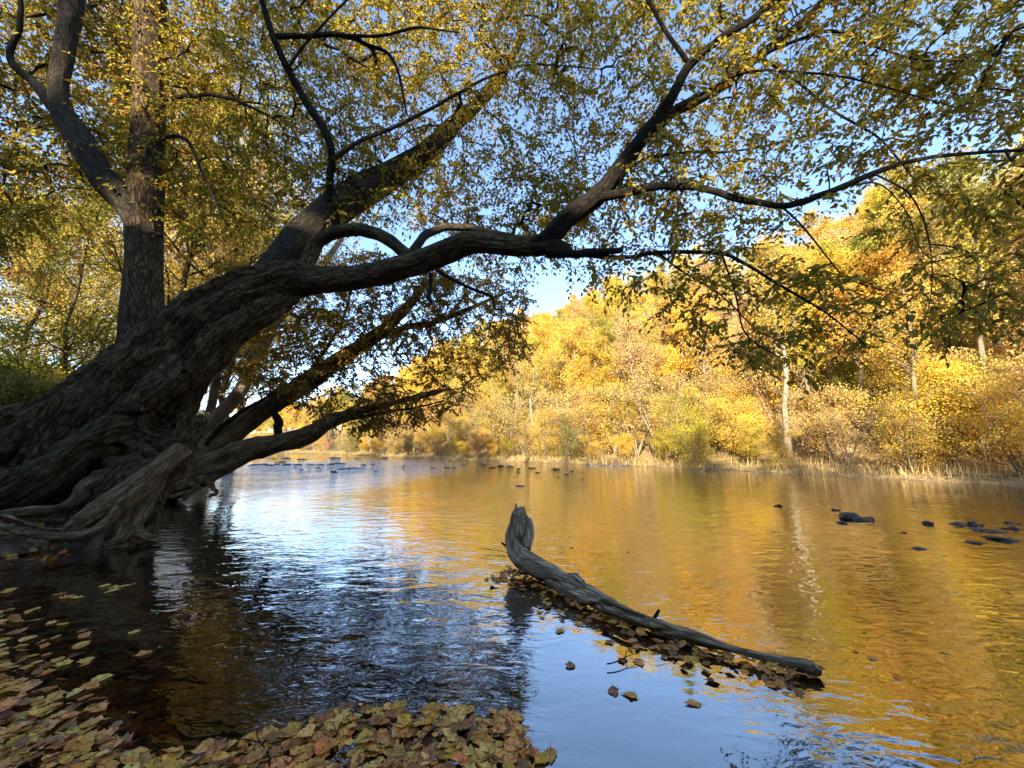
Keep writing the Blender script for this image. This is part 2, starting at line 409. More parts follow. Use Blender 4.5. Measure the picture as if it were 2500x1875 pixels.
def ground_z(p):
    p = np.atleast_2d(np.asarray(p, float))[:, :2]
    df, dn = seg_dist(p, FAR), seg_dist(p, NEAR)
    inf, inn = inside(p, POLY_FAR), inside(p, POLY_NEAR)
    wob = np.sin(p[:, 0] * .31 + 1) * np.cos(p[:, 1] * .23) + .5 * np.sin(p[:, 0] * .9 + p[:, 1] * .7)
    k = .28 + .72 * sstep(-30, -2, p[:, 0] + .12 * p[:, 1])
    df0 = df; df = df + .3 * np.sin(p[:, 0] * 1.7 + p[:, 1] * .9) * np.sin(p[:, 1] * 1.1) + .16 * np.sin(p[:, 0] * 4.1) * np.cos(p[:, 1] * 3.7) - .05
    zf = .02 + .25 * np.clip(df, -1, 0) + .42 * sstep(0, 2.2, df) + .5 * sstep(2, 6, df) + k * (.60 * np.clip(df - 5, 0, 46) + .1 * np.clip(df - 51, 0, 60)) + .18 * wob * sstep(1, 8, df)
    r = np.hypot(p[:, 0], p[:, 1])
    lowk = .25 + .75 * sstep(2.5, 4.5, r)
    a = p @ SH
    zn = lowk * (.30 * sstep(0, .3, dn) + .25 * sstep(.5, 3, dn)) + .02 * np.clip(dn, 0, 60) * sstep(5, 9, r) + .08 * wob * sstep(1, 5, dn) + 15 * sstep(3.5, 17, a) + .15 * np.clip(a - 15, 0, 60)
    d = np.minimum(df0, dn)
    bed = -.03 - .16 * sstep(0, 1.6, d) - .5 * sstep(1.4, 6, d)
    return np.where(inf, zf, np.where(inn, zn, bed))
def gz(x, y): return float(ground_z([(x, y)])[0])
rr_ = np.concatenate([[0.01], np.geomspace(.5, 3000, 190)])
aa_ = np.linspace(0, 2 * math.pi, 361)[:-1]
# denser angles in front of the camera
aa_ = aa_ + .35 * np.sin(aa_ - math.pi / 2 + math.pi / 2 - math.pi / 2) * 0
gx = rr_[:, None] * np.sin(aa_)[None]; gy = rr_[:, None] * np.cos(aa_)[None]
gp = np.stack([gx.ravel(), gy.ravel()], -1)
gv = np.column_stack([gp, ground_z(gp)])
ii, jj = np.meshgrid(np.arange(len(rr_) - 1), np.arange(360), indexing='ij')
A_, B_ = ii * 360 + jj, ii * 360 + (jj + 1) % 360
gq = np.stack([A_, A_ + 360, B_ + 360, B_], -1).reshape(-1, 4)
add('ground', mesh_from('ground', gv, [gq], ground_material()), label='earthen river banks and wooded hillside strewn with leaf litter', kind='structure')
wv = np.array([(-300, -140, 0), (160, -140, 0), (160, 260, 0), (-300, 260, 0)], float)
add('river_water', mesh_from('river_water', wv, [np.array([[0, 1, 2, 3]])], water_material()), label='rippled river water reflecting golden trees and blue sky', kind='structure')

# ------------------------------------------------------------------ leaves
def leaf_arrays(pos, d, nrm, ln, wd, fold=.18, droop=.12):
    """two folded quads per leaf, six vertices; arrays of world vertices and faces"""
    d = unit(d); s = unit(np.cross(d, nrm)); u = np.cross(s, d)
    L_, W_ = ln[:, None], (ln * wd)[:, None]
    b = pos; tip = pos + d * L_ - u * L_ * droop
    l1 = pos + d * L_ * .3 + s * W_ * .46 + u * W_ * fold; l2 = pos + d * L_ * .68 + s * W_ * .36 + u * (W_ * fold - L_ * droop * .4)
    r1 = pos + d * L_ * .3 - s * W_ * .46 + u * W_ * fold; r2 = pos + d * L_ * .68 - s * W_ * .36 + u * (W_ * fold - L_ * droop * .4)
    v = np.stack([b, l1, l2, tip, r2, r1], 1).reshape(-1, 3)
    k = np.arange(len(pos))[:, None] * 6
    f = np.concatenate([k + np.array([[0, 3, 2, 1]]), k + np.array([[0, 5, 4, 3]])])
    return v, f
def pick_colors(n, pal, wts, jit=.18):
    pal = np.array(pal); i = rng.choice(len(pal), n, p=np.array(wts) / sum(wts))
    return np.clip(pal[i] * (1 + jit * rng.standard_normal((n, 1))) * (1 + .06 * rng.standard_normal((n, 3))), .004, .9)
CANOPY = [(.42, .33, .035), (.33, .28, .035), (.56, .41, .045), (.23, .21, .035), (.64, .34, .045), (.44, .20, .04)]
CANOPY_W = [5, 4, 3, 2.5, 1.0, .6]

def grow(seeds, seed_r, targets, droop=.12, spread=.4, shoots=(3, 5), leaves=(6, 11), leaf_len=(.055, .10)):
    """connect every target to the nearest wood already there, then set leafy shoots on it.
    returns twig tubes [(pts, radii)] and leaf arrays"""
    nodes = np.zeros((len(seeds) + len(targets) * 5 + 10, 3)); nn = len(seeds)
    nodes[:nn] = seeds
    parent = np.full(len(nodes), -1)
    d0 = np.array([np.min(np.sum((seeds - t)**2, 1)) for t in targets])
    paths = []
    for k in np.argsort(d0):
        t = targets[k]
        i = int(np.argmin(np.sum((nodes[:nn] - t)**2, 1)))
        a = nodes[i]; ln = np.linalg.norm(t - a)
        m = 3 if ln < .7 else 4
        mid = (a + t) / 2 + rng.normal(0, .13, 3) * ln + np.array((0, 0, droop * ln))
        s = np.linspace(0, 1, m + 1)[1:, None]
        pp = (1 - s)**2 * a + 2 * s * (1 - s) * mid + s**2 * t
        pp[:-1] += rng.normal(0, .025, (m - 1 if m > 1 else 0, 3)) * min(ln, 1)
        ids = [i]
        for q in pp:
            nodes[nn] = q; parent[nn] = ids[-1]; ids.append(nn); nn += 1
        paths.append(ids)
    load = np.zeros(nn)
    for ids in paths: load[ids[-1]] += 1
    for i in range(nn - 1, len(seeds) - 1, -1):
        if parent[i] >= len(seeds): load[parent[i]] += load[i]
    rad = .0040 * np.maximum(load, 1)**.42
    tubes, lp, ldr = [], [], []
    for ids in paths:
        pts = nodes[ids]; r = rad[ids].copy(); r[0] = r[1]; r[-1] = min(r[-1], .0034)
        tubes.append((pts, r))
        tip = pts[-1]; d = unit(pts[-1] - pts[-2])
        # leaves on the outer half of the twig itself
        for q in np.linspace(.45, 1, 4):
            x = q * (len(pts) - 1); i = min(int(x), len(pts) - 2)
            lp.append(pts[i] + (pts[i + 1] - pts[i]) * (x - i)); ldr.append(unit(d + rng.normal(0, .8, 3)))
        for _ in range(rng.integers(*shoots)):
            sd = unit(d * .5 + rng.normal(0, .6, 3) * np.array((1, 1, .55)) + np.array((0, 0, -.15)))
            sl = rng.uniform(.6, 1.3) * spread
            st = pts[-1] + (pts[-2] - pts[-1]) * rng.uniform(0, .9)
            n = rng.integers(*leaves)
            sag = np.array((0, 0, -.25 * sl))
            e = np.array([st, st + sd * sl * .5, st + sd * sl + sag * .6])
            tubes.append((e, np.array((.0032, .0027, .0018))))
            side = unit(np.cross(sd, (0, 0, 1)))
            for j in range(n):
                f = (j + 1) / n
                p = st + sd * sl * f + sag * .6 * f * f
                lp.append(p); ldr.append(unit(sd * .7 + side * (1 if j % 2 else -1) * .9 + rng.normal(0, .35, 3) + np.array((0, 0, -.35))))
    lp, ldr = np.array(lp), np.array(ldr)
    n = len(lp)
    nr = unit(np.array((0, 0, 1.0)) + rng.normal(0, .55, (n, 3)))
    ll = rng.uniform(*leaf_len, n)
    return tubes, lp, ldr, nr, ll
def twig_mesh(tubes, mat, off, seg=3):
    B = Bag()
    for p, r in tubes: B.tube(p, r, seg=5 if r.max() > .008 else seg, cap=False)
    return B.mesh('twigs', mat, off)

UNIT_LEAF = {}
def unit_leaf(c):
    key = tuple(np.round(c, 3))
    if key not in UNIT_LEAF:
        v, f = leaf_arrays(np.zeros((1, 3)), np.array([[0, 1., 0]]), np.array([[0, 0, 1.]]), np.ones(1), np.full(1, .56))
        UNIT_LEAF[key] = mesh_from('leaf', v, [f], M_LEAF, col=np.tile(c, (6, 1)))
    return UNIT_LEAF[key]
def foliage(root, lp, ld_, nr, ll, cols, wd=.56, n_parts=0, name='foliage'):
    """leaves of a near tree: the n_parts that show largest as parts, the rest one mass"""
    n = len(lp)
    big = np.zeros(n, bool)
    off = np.array(root.location)
    if n_parts:
        px, py, dep = project(lp)
        size = np.where((px > 20) & (px < 2480) & (py > 20) & (py < 1850) & (dep > .3), ll / np.maximum(dep, .1), 0)
        big[np.argsort(-size)[:n_parts]] = True
        qc = np.array(CANOPY)
        for i in np.where(big)[0]:
            c = qc[np.argmin(np.sum((qc - cols[i])**2, 1))]
            d = unit(ld_[i]); s = unit(np.cross(d, nr[i])); u = np.cross(s, d)
            o = bpy.data.objects.new('leaf', unit_leaf(c)); COL.objects.link(o)
            o.parent = root
            m = Matrix(((s[0], d[0], u[0]), (s[1], d[1], u[1]), (s[2], d[2], u[2]))).to_4x4() @ Matrix.Scale(float(ll[i]), 4)
            m.translation = Vector(lp[i] - off)
            o.matrix_local = m
    k = ~big
    v, f = leaf_arrays(lp[k], ld_[k], nr[k], ll[k], np.full(k.sum(), wd))
    add(name, mesh_from(name, v - off, [f], M_LEAF, col=np.repeat(cols[k], 6, 0)), root, kind='stuff')

# ------------------------------------------------------------------ sculpted wood (overlapping limbs fused, then folded and grooved)
def fuse(chains, voxel, name):
    me0 = bpy.data.meshes.new('tmp')
    vs, qs, ts, n = [], [], [], 0
    for p, r in chains:
        v, q, t, _ = tube(p, r, seg=14)
        vs.append(v); qs.append(q + n); ts.append(t + n); n += len(v)
    me0 = mesh_from('tmp', np.vstack(vs), [np.vstack(qs), np.vstack(ts)])
    o = bpy.data.objects.new('tmp', me0); COL.objects.link(o)
    md = o.modifiers.new('r', 'REMESH'); md.mode = 'VOXEL'; md.voxel_size = voxel; md.use_smooth_shade = True
    sm = o.modifiers.new('s', 'SMOOTH'); sm.factor = .5; sm.iterations = 4
    dg = bpy.context.evaluated_depsgraph_get()
    me = bpy.data.meshes.new_from_object(o.evaluated_get(dg))
    bpy.data.objects.remove(o); bpy.data.meshes.remove(me0)
    me.name = name
    return me
def sculpt(me, chains, folds=.1, ridges=.03, twist=.5, dents=(), seed=0.0):
    nv = len(me.vertices)
    co = np.empty(nv * 3, np.float32); me.vertices.foreach_get('co', co); co = co.reshape(-1, 3).astype(float)
    no = np.empty(nv * 3, np.float32); me.vertices.foreach_get('normal', no); no = no.reshape(-1, 3).astype(float)
    P_, T_, U_, V_, S_, R_ = [], [], [], [], [], []
    for k, (p, r) in enumerate(chains):
        q = spline(np.column_stack([p, r]), 5)
        t, u, v = frames(q[:, :3])
        s = np.concatenate([[0], np.cumsum(np.linalg.norm(np.diff(q[:, :3], axis=0), axis=1))]) + k * 5.7 + seed
        P_.append(q[:, :3]); T_.append(t); U_.append(u); V_.append(v); S_.append(s); R_.append(q[:, 3])
    P_, T_, U_, V_, S_, R_ = map(np.concatenate, (P_, T_, U_, V_, S_, R_))
    bk = np.empty((nv, 3))
    for a in range(0, nv, 4000):
        c = co[a:a + 4000]
        i = np.argmin(np.linalg.norm(c[:, None] - P_[None], axis=2) / (R_[None]**.8), axis=1)
        rel = c - P_[i]
        x, y, z = np.sum(rel * U_[i], 1), np.sum(rel * V_[i], 1), S_[i] + np.sum(rel * T_[i], 1)
        th = twist * z
        bk[a:a + 4000] = np.column_stack([x * np.cos(th) - y * np.sin(th), x * np.sin(th) + y * np.cos(th), z])
    dis = np.empty(nv)
    nz = noise.noise
    for i in range(nv):
        x, y, z = bk[i]
        f1 = nz((x * 2.1, y * 2.1, z * .55))
        f2 = 1 - abs(nz((x * 5 + 9, y * 5, z * 1.1))) * 2.4
        f3 = 1 - abs(nz((x * 13, y * 13 + 4, z * 2.6 + f1))) * 2.2
        f4 = nz((x * 26, y * 26, z * 9))
        dis[i] = folds * f1 + ridges * (f2 - .4) * 1.5 + ridges * .55 * (f3 - .4) + ridges * .25 * f4
    px, py, _ = project(co)
    for (dx, dy, rx, ry, dep) in dents:
        dis -= dep * np.exp(-(((px - dx * S) / (rx * S))**2 + ((py - dy * S) / (ry * S))**2)) * (no[:, 1] < .2)
    co2 = co + no * dis[:, None]
    me.vertices.foreach_set('co', co2.astype(np.float32).ravel())
    at = me.attributes.new('bk', 'FLOAT_VECTOR', 'POINT')
    at.data.foreach_set('vector', bk.astype(np.float32).ravel())
    me.update()
    return me
def shift(me, off):
    me.transform(Matrix.Translation(-Vector(off)))

# ================================================================== the leaning tree in front
base = np.array((-5.6, 5.9, gz(-5.6, 5.9)))
T1 = thing('leaning_tree', base, 'huge gnarled tree with twisted roots leaning out over the river from the near bank', 'tree')
body = [limb(r, 4) for r in (
    [(95, 1130, 6.7, 330), (150, 1040, 6.5, 330), (225, 940, 6.3, 280), (295, 855, 6.2, 236), (390, 757, 6.1, 186), (460, 697, 6.05, 160), (540, 640, 6.0, 132), (630, 606, 5.95, 86), (690, 604, 5.9, 44), (730, 600, 5.9, 16)],
    [(405, 905, 6.1, 80), (365, 985, 5.9, 84), (330, 1060, 5.75, 74), (300, 1120, 5.65, 60), (285, 1180, 5.6, 50)],          # right buttress
    [(330, 920, 5.8, 100), (240, 945, 5.6, 92), (165, 985, 5.45, 84), (100, 1035, 5.4, 86), (40, 1062, 5.4, 86), (-60, 1060, 5.5, 80)],
    [(230, 880, 6.0, 110), (150, 915, 5.9, 86), (85, 950, 5.8, 66), (25, 978, 5.75, 58), (-60, 985, 5.8, 54)],
    [(340, 985, 5.75, 110), (270, 1030, 5.6, 110), (215, 1080, 5.5, 95), (185, 1140, 5.4, 80)],
    [(255, 850, 6.35, 90), (180, 850, 6.5, 70), (110, 890, 6.6, 70), (20, 920, 6.7, 80), (-60, 940, 6.8, 80)],
    [(300, 770, 6.65, 110), (320, 800, 6.4, 120), (350, 830, 6.2, 110)],
    [(350, 850, 5.85, 60), (420, 790, 5.75, 70), (480, 735, 5.75, 70), (550, 680, 5.8, 60), (630, 635, 5.9, 40)],
    [(250, 925, 5.75, 70), (330, 860, 5.65, 60), (400, 800, 5.7, 60), (450, 730, 5.8, 50)],
)]
me = fuse(body, .022, 'trunk')
sculpt(me, body, folds=.11, ridges=.05, twist=.22, dents=[(342, 903, 22, 8, .13), (300, 908, 13, 7, .1), (250, 975, 70, 10, .1), (330, 985, 40, 10, .1), (300, 1120, 14, 26, .1), (225, 1120, 12, 18, .1), (215, 1010, 30, 6, .06)])
shift(me, base); me.materials.append(M_BARK)
add('trunk', me, T1)

def part_tube(name, rows, root, mat, seg=10, gnarl=.12, n_per=6, seed=None, label=None, wob=.012):
    p, r = limb(rows, n_per) if not isinstance(rows, tuple) else rows
    sd = random.random() * 9 if seed is None else seed
    w_ = np.array([[noise.noise((sd, k * .35, q * 9.1)) for q in range(3)] for k in range(len(p))])
    p = p + w_ * np.minimum(wob * 2, r[:, None] * .5) * sstep(0, 4, np.arange(len(p)))[:, None]
    B = Bag(); B.tube(p, r, seg=seg, gnarl=gnarl, seed=sd)
    return add(name, B.mesh(name, mat, np.array(root.location)), root, label=label), p, r

def part_sculpt(name, rows, root, mat, voxel=.015, folds=.03, ridges=.018, twist=.35, dents=(), label=None):
    c = limb(rows, 6)
    m_ = fuse([c], voxel, name)
    sculpt(m_, [c], folds, ridges, twist, dents, seed=random.random() * 40)
    shift(m_, np.array(root.location)); m_.materials.append(mat)
    return add(name, m_, root, label=label), c[0], c[1]
for rows in (
    [(395, 965, 5.7, 40), (360, 992, 5.55, 46), (325, 1022, 5.4, 50), (270, 1060, 5.25, 50), (220, 1092, 5.12, 44), (175, 1125, 5.02, 34), (130, 1162, 4.95, 24), (110, 1185, 4.9, 16)],
    [(330, 1035, 5.45, 36), (285, 1075, 5.3, 34), (240, 1110, 5.2, 30), (215, 1140, 5.1, 24), (190, 1162, 5.02, 16), (150, 1170, 4.95, 12)],
    [(260, 1020, 5.45, 46), (190, 1048, 5.3, 44), (160, 1080, 5.2, 38), (125, 1100, 5.15, 30), (70, 1104, 5.1, 24), (10, 1110, 5.1, 18), (-50, 1120, 5.1, 14)],
    [(-40, 1120, 4.85, 12), (20, 1140, 4.85, 14), (80, 1155, 4.85, 16), (140, 1158, 4.87, 18), (190, 1150, 4.95, 18), (235, 1120, 5.1, 20), (262, 1080, 5.25, 22)],
    [(300, 1090, 5.55, 44), (290, 1135, 5.45, 36), (310, 1158, 5.4, 20), (345, 1168, 5.4, 9)],
    [(320, 1075, 5.55, 30), (262, 1130, 5.35, 24), (250, 1165, 5.28, 18), (225, 1178, 5.2, 10)],
    [(345, 1020, 5.65, 38), (322, 1075, 5.5, 34), (300, 1120, 5.42, 28), (268, 1160, 5.32, 18), (240, 1175, 5.25, 10)],
    [(180, 1130, 5.05, 16), (150, 1145, 4.95, 12), (90, 1140, 4.9, 9), (30, 1120, 4.95, 8), (-20, 1110, 5.0, 6)],
):
    part_sculpt('root', rows, T1, M_ROOT, .013, .035, .016)

L1 = [(560, 632, 6.0, 96), (640, 606, 5.95, 76), (700, 604, 5.9, 58), (800, 592, 5.8, 54), (900, 570, 5.7, 54), (960, 545, 5.6, 52), (1020, 525, 5.5, 50), (1090, 530, 5.45, 46), (1190, 533, 5.4, 40), (1230, 536, 5.37, 22)]
L2 = [(1150, 536, 5.42, 40), (1185, 515, 5.38, 44), (1225, 470, 5.3, 42), (1290, 420, 5.2, 40), (1335, 365, 5.1, 36), (1400, 280, 5.0, 30), (1450, 215, 4.9, 25), (1492, 140, 4.8, 20), (1560, 80, 4.7, 16), (1640, 30, 4.6, 13), (1720, -40, 4.5, 10)]
L3 = [(1380, 310, 5.05, 24), (1460, 238, 5.15, 24), (1560, 185, 5.2, 22), (1640, 120, 5.2, 20), (1720, 60, 5.1, 18), (1830, -40, 5.0, 14)]
L4 = [(1492, 142, 4.8, 15), (1445, 78, 4.7, 13), (1400, 0, 4.6, 11), (1380, -50, 4.5, 9)]
L5 = [(1285, 428, 5.2, 22), (1380, 410, 5.0, 20), (1450, 400, 4.9, 18), (1520, 408, 4.8, 17), (1600, 430, 4.7, 16), (1690, 445, 4.6, 15), (1750, 430, 4.5, 14), (1830, 400, 4.4, 13), (1900, 370, 4.3, 12), (2010, 340, 4.2, 9), (2200, 325, 4.1, 7), (2310, 320, 4.0, 4)]
L5a = [(1690, 447, 4.6, 6), (1735, 490, 4.5, 5), (1790, 560, 4.4, 4), (1830, 600, 4.35, 3), (1900, 625, 4.3, 2.5), (1975, 640, 4.2, 1.5)]
L5b = [(1890, 376, 4.3, 6), (1965, 420, 4.2, 5), (2005, 510, 4.1, 4), (2013, 620, 4.05, 3), (1990, 725, 4.0, 1.5)]
L5c = [(1830, 402, 4.4, 4), (1900, 398, 4.3, 4), (1960, 460, 4.15, 3), (1990, 540, 4.05, 2.5), (2080, 610, 3.95, 1.5)]
L6 = [(1200, 542, 5.38, 15), (1345, 556, 5.2, 10), (1420, 545, 5.0, 9), (1540, 545, 4.8, 9), (1600, 565, 4.7, 8), (1700, 625, 4.5, 7), (1790, 680, 4.4, 5), (1870, 745, 4.3, 3)]
L6a = [(1560, 550, 4.75, 6), (1590, 640, 4.6, 5), (1610, 720, 4.5, 4), (1680, 770, 4.4, 3)]
L6b = [(1420, 545, 5.0, 6), (1480, 590, 5.1, 5), (1560, 640, 5.2, 4), (1640, 720, 5.2, 3)]
L7 = [(575, 610, 6.1, 80), (640, 535, 6.3, 88), (700, 472, 6.5, 84), (770, 422, 6.7, 78), (850, 375, 6.9, 64), (920, 330, 7.1, 52), (975, 275, 7.3, 42), (1040, 215, 7.6, 28), (1090, 150, 7.8, 20), (1130, 80, 8.0, 12)]
L8 = [(655, 590, 6.0, 36), (690, 520, 5.98, 34), (760, 496, 5.9, 30), (820, 508, 5.82, 28), (885, 555, 5.75, 26)]
L9 = [(880, 560, 5.75, 22), (920, 508, 5.8, 20), (970, 490, 5.9, 18), (1050, 497, 6.0, 12), (1120, 512, 6.1, 6)]
L10 = [(706, 470, 6.35, 20), (712, 400, 6.2, 18), (716, 330, 6.0, 17), (700, 280, 5.9, 17), (650, 200, 5.7, 16), (612, 130, 5.5, 15), (580, 50, 5.3, 13), (550, -40, 5.1, 11)]
L11 = [(717, 345, 6.0, 13), (790, 300, 6.0, 12), (880, 262, 6.0, 10), (960, 218, 6.0, 9), (1060, 165, 6.0, 7), (1150, 140, 6.0, 5), (1300, 150, 6.0, 3)]
L12 = [(622, 145, 5.5, 9), (680, 72, 5.4, 8), (770, -20, 5.3, 6)]
L13 = [(592, 78, 5.37, 15), (650, 78, 5.5, 14), (740, 76, 5.6, 13), (790, 95, 5.7, 10), (850, 130, 5.8, 7), (880, 250, 5.9, 4)]
L14 = [(738, 76, 5.6, 9), (820, 78, 5.6, 8), (900, 60, 5.6, 7), (990, 70, 5.6, 4)]
L15 = [(930, 590, 5.68, 9), (930, 622, 5.66, 9), (925, 640, 5.65, 10), (932, 652, 5.64, 8)]
L16 = [(945, 585, 5.65, 9), (1010, 620, 5.6, 8), (1060, 640, 5.55, 7), (1068, 665, 5.5, 5), (1085, 670, 5.5, 4)]
L17 = [(1640, 122, 5.2, 9), (1720, 175, 5.0, 8), (1800, 240, 4.8, 7), (1900, 300, 4.6, 6), (2000, 420, 4.4, 4)]
L18 = [(1640, 120, 5.2, 8), (1780, 68, 4.9, 8), (1860, 90, 4.7, 7), (1990, 130, 4.4, 5), (2150, 130, 4.1, 3)]
L19 = [(1455, 240, 5.1, 7), (1600, 160, 4.7, 7), (1760, 158, 4.4, 6), (1880, 180, 4.2, 5), (2060, 230, 3.9, 3)]
L20 = [(1310, 425, 5.2, 8), (1380, 350, 5.3, 8), (1480, 330, 5.4, 7), (1600, 325, 5.4, 5), (1760, 290, 5.4, 4)]
U0 = [(296, 830, 6.55, 125), (303, 740, 6.65, 112), (308, 640, 6.7, 98), (312, 560, 6.7, 92), (316, 480, 6.7, 86), (318, 330, 6.7, 78), (322, 150, 6.7, 74), (325, 0, 6.7, 70), (327, -160, 6.7, 60), (330, -400, 6.8, 40), (332, -700, 6.9, 18)]
U1 = [(325, 520, 6.68, 60), (285, 445, 6.6, 66), (225, 385, 6.5, 60), (170, 300, 6.4, 58), (132, 245, 6.35, 58), (124, 190, 6.3, 56), (140, 100, 6.3, 56), (152, 0, 6.3, 56), (160, -120, 6.3, 46), (165, -300, 6.3, 24)]
U2 = [(128, 250, 6.32, 26), (80, 185, 6.2, 22), (20, 125, 6.1, 19), (45, 50, 6.0, 17), (40, -40, 5.9, 12)]
U3 = [(345, 218, 6.65, 12), (400, 208, 6.6, 11), (460, 205, 6.5, 9), (530, 225, 6.4, 7), (600, 262, 6.3, 4)]
U4 = [(330, 300, 6.65, 9), (400, 300, 6.4, 8), (440, 380, 6.2, 6), (480, 470, 6.1, 4)]
seeds, seed_r = [], []
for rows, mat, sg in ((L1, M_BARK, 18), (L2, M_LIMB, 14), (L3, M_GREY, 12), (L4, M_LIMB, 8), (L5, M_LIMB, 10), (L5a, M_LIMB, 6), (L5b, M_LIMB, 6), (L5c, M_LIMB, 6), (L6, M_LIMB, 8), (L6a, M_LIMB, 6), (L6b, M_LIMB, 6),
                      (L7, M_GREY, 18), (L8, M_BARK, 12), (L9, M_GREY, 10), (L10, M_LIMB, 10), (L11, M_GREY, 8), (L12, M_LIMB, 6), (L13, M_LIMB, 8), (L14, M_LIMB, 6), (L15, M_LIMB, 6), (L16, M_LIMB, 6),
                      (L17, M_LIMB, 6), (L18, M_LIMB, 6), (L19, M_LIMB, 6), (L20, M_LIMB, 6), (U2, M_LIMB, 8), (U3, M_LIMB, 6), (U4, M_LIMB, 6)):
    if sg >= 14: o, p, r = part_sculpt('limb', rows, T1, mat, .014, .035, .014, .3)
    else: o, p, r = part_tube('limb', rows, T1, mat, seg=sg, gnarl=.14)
    keep = r < .1
    seeds.append(p[keep]); seed_r.append(r[keep])
for rows, mat, nm in ((U0, M_BARK, 'upright_stem'), (U1, M_GREY, 'limb')):
    o, p, r = part_sculpt(nm, rows, T1, mat, .022, .04, .012, .1)
    k = (p[:, 2] > 4.5) & (r < .22); seeds.append(p[k]); seed_r.append(r[k])
o, p, r = part_tube('broken_limb', [(1180, 545, 5.37, 26), (1220, 548, 5.32, 21), (1270, 546, 5.25, 17), (1345, 541, 5.15, 12)], T1, M_LIMB, seg=8, label='dead limb stub snapped off at its end')
seeds = np.vstack(seeds)

def inpoly_mask(x, y):
    """canopy density of the leaning tree over the 2212 px copy"""
    low = np.interp(x, [-200, 0, 150, 300, 420, 560, 700, 900, 1000, 1150, 1300, 1420, 1500, 1600, 1700, 1850, 2000, 2300], [560, 560, 420, 420, 520, 520, 480, 470, 560, 620, 620, 650, 720, 800, 800, 740, 710, 690])
    d = (y < low) * np.interp(x, [1050, 1500, 2000], [1, .5, .36])
    d = d * np.where((y > 500) & (x > 1350), .6, 1.0)
    def hole(cx, cy, rx, ry, k):
        return 1 - k * np.exp(-(((x - cx) / rx)**2 + ((y - cy) / ry)**2))
    for hcx, hcy, hrx, hry, hk in ((1860, 455, 150, 75, 1), (1780, 520, 90, 60, .9), (1170, 275, 80, 60, .6), (1180, 600, 110, 50, .9), (2100, 60, 160, 90, .5), (1750, 230, 180, 60, .35), (2080, 330, 130, 60, .5),
                                   (2080, 480, 140, 90, .5), (1960, 640, 130, 90, .45), (560, 210, 70, 40, .4), (1380, 620, 120, 60, .4), (930, 440, 200, 60, .3), (1050, 420, 100, 90, .3), (1680, 330, 120, 60, .3)):
        d = d * hole(hcx, hcy, hrx, hry, hk)
    return d
tg = []
while len(tg) < 4500:
    x, y = rng.uniform(-150, 2350), rng.uniform(-260, 810)
    if rng.random() > inpoly_mask(np.array([x]), np.array([y]))[0]: continue
    # the limbs spread at this distance here
    yc = np.interp(x, [-150, 300, 700, 1000, 1300, 1700, 2300], [6.3, 6.5, 6.4, 6.2, 5.5, 4.9, 4.3])
    Y = yc + abs(rng.normal(0, 1.15)) - (.1 if x < 1300 else .55)
    if y > 520 and x > 1350: Y = yc + rng.normal(-.1, .4)
    tg.append(P(x * S, y * S, max(Y, 3.2)))
tg = np.array(tg)
tubes, lp, ldv, nr, ll = grow(seeds, None, tg)
cols = pick_colors(len(lp), CANOPY, CANOPY_W)
add('twigs', twig_mesh(tubes, M_TWIG, base), T1, kind='stuff')
foliage(T1, lp, ldv, nr, ll, cols, n_parts=300)

# ================================================================== the second leaning tree, farther along the bank
base2 = np.array((-8.9, 10.4, gz(-8.9, 10.4)))
T2 = thing('two_stemmed_tree', base2, 'smaller tree behind with two bare stems leaning low over the water', 'tree')
SA = [(330, 1062, 10.2, 80), (380, 1025, 10.2, 72), (430, 990, 10.2, 60), (500, 935, 10.3, 52), (570, 885, 10.3, 46), (650, 835, 10.4, 42), (720, 790, 10.4, 36), (790, 740, 10.5, 30), (850, 692, 10.6, 22), (900, 640, 10.7, 14), (940, 590, 10.8, 8)]
SB = [(330, 1065, 9.9, 56), (380, 1042, 9.8, 64), (440, 1015, 9.8, 64), (480, 998, 9.8, 58), (540, 972, 9.8, 52), (610, 956, 9.8, 44), (670, 938, 9.8, 34), (710, 912, 9.8, 24), (780, 888, 9.8, 16), (860, 868, 9.8, 12), (950, 845, 9.7, 8), (1020, 835, 9.6, 4)]
SC = [(785, 745, 10.5, 16), (870, 710, 10.3, 14), (960, 690, 10.2, 12), (1050, 650, 10.1, 7), (1100, 630, 10.0, 4)]
SD = [(598, 958, 9.8, 15), (602, 915, 9.8, 22), (592, 888, 9.8, 14), (606, 865, 9.8, 8)]
SE = [(400, 1000, 11.2, 36), (470, 905, 11.4, 34), (520, 840, 11.6, 32), (565, 750, 12.0, 28), (620, 660, 12.4, 22), (700, 570, 12.8, 14), (760, 480, 13.2, 8)]
SF = [(690, 930, 9.8, 12), (760, 905, 9.7, 9), (830, 890, 9.6, 7), (900, 880, 9.5, 5), (960, 865, 9.4, 3)]
SG = [(640, 842, 10.4, 12), (700, 760, 10.5, 10), (740, 690, 10.6, 8), (760, 620, 10.7, 5)]
SH_ = [(440, 985, 10.1, 22), (470, 930, 10.0, 14), (530, 885, 9.9, 9), (590, 850, 9.9, 6)]
seeds2 = []
for rows, mat, nm, sg in ((SA, M_ROOT, 'stem', 16), (SB, M_ROOT, 'stem', 16), (SC, M_LIMB, 'limb', 8), (SD, M_LIMB, 'limb', 8), (SE, M_PALE, 'stem', 12), (SF, M_LIMB, 'limb', 6), (SG, M_LIMB, 'limb', 6), (SH_, M_LIMB, 'limb', 6)):
    if sg == 16: o, p, r = part_sculpt(nm, rows, T2, mat, .022, .06, .028, .3)
    else: o, p, r = part_tube(nm, rows, T2, mat, seg=sg, gnarl=.2, wob=.05)
    k = (p[:, 2] > 1.2) & (r < .2); seeds2.append(p[k])
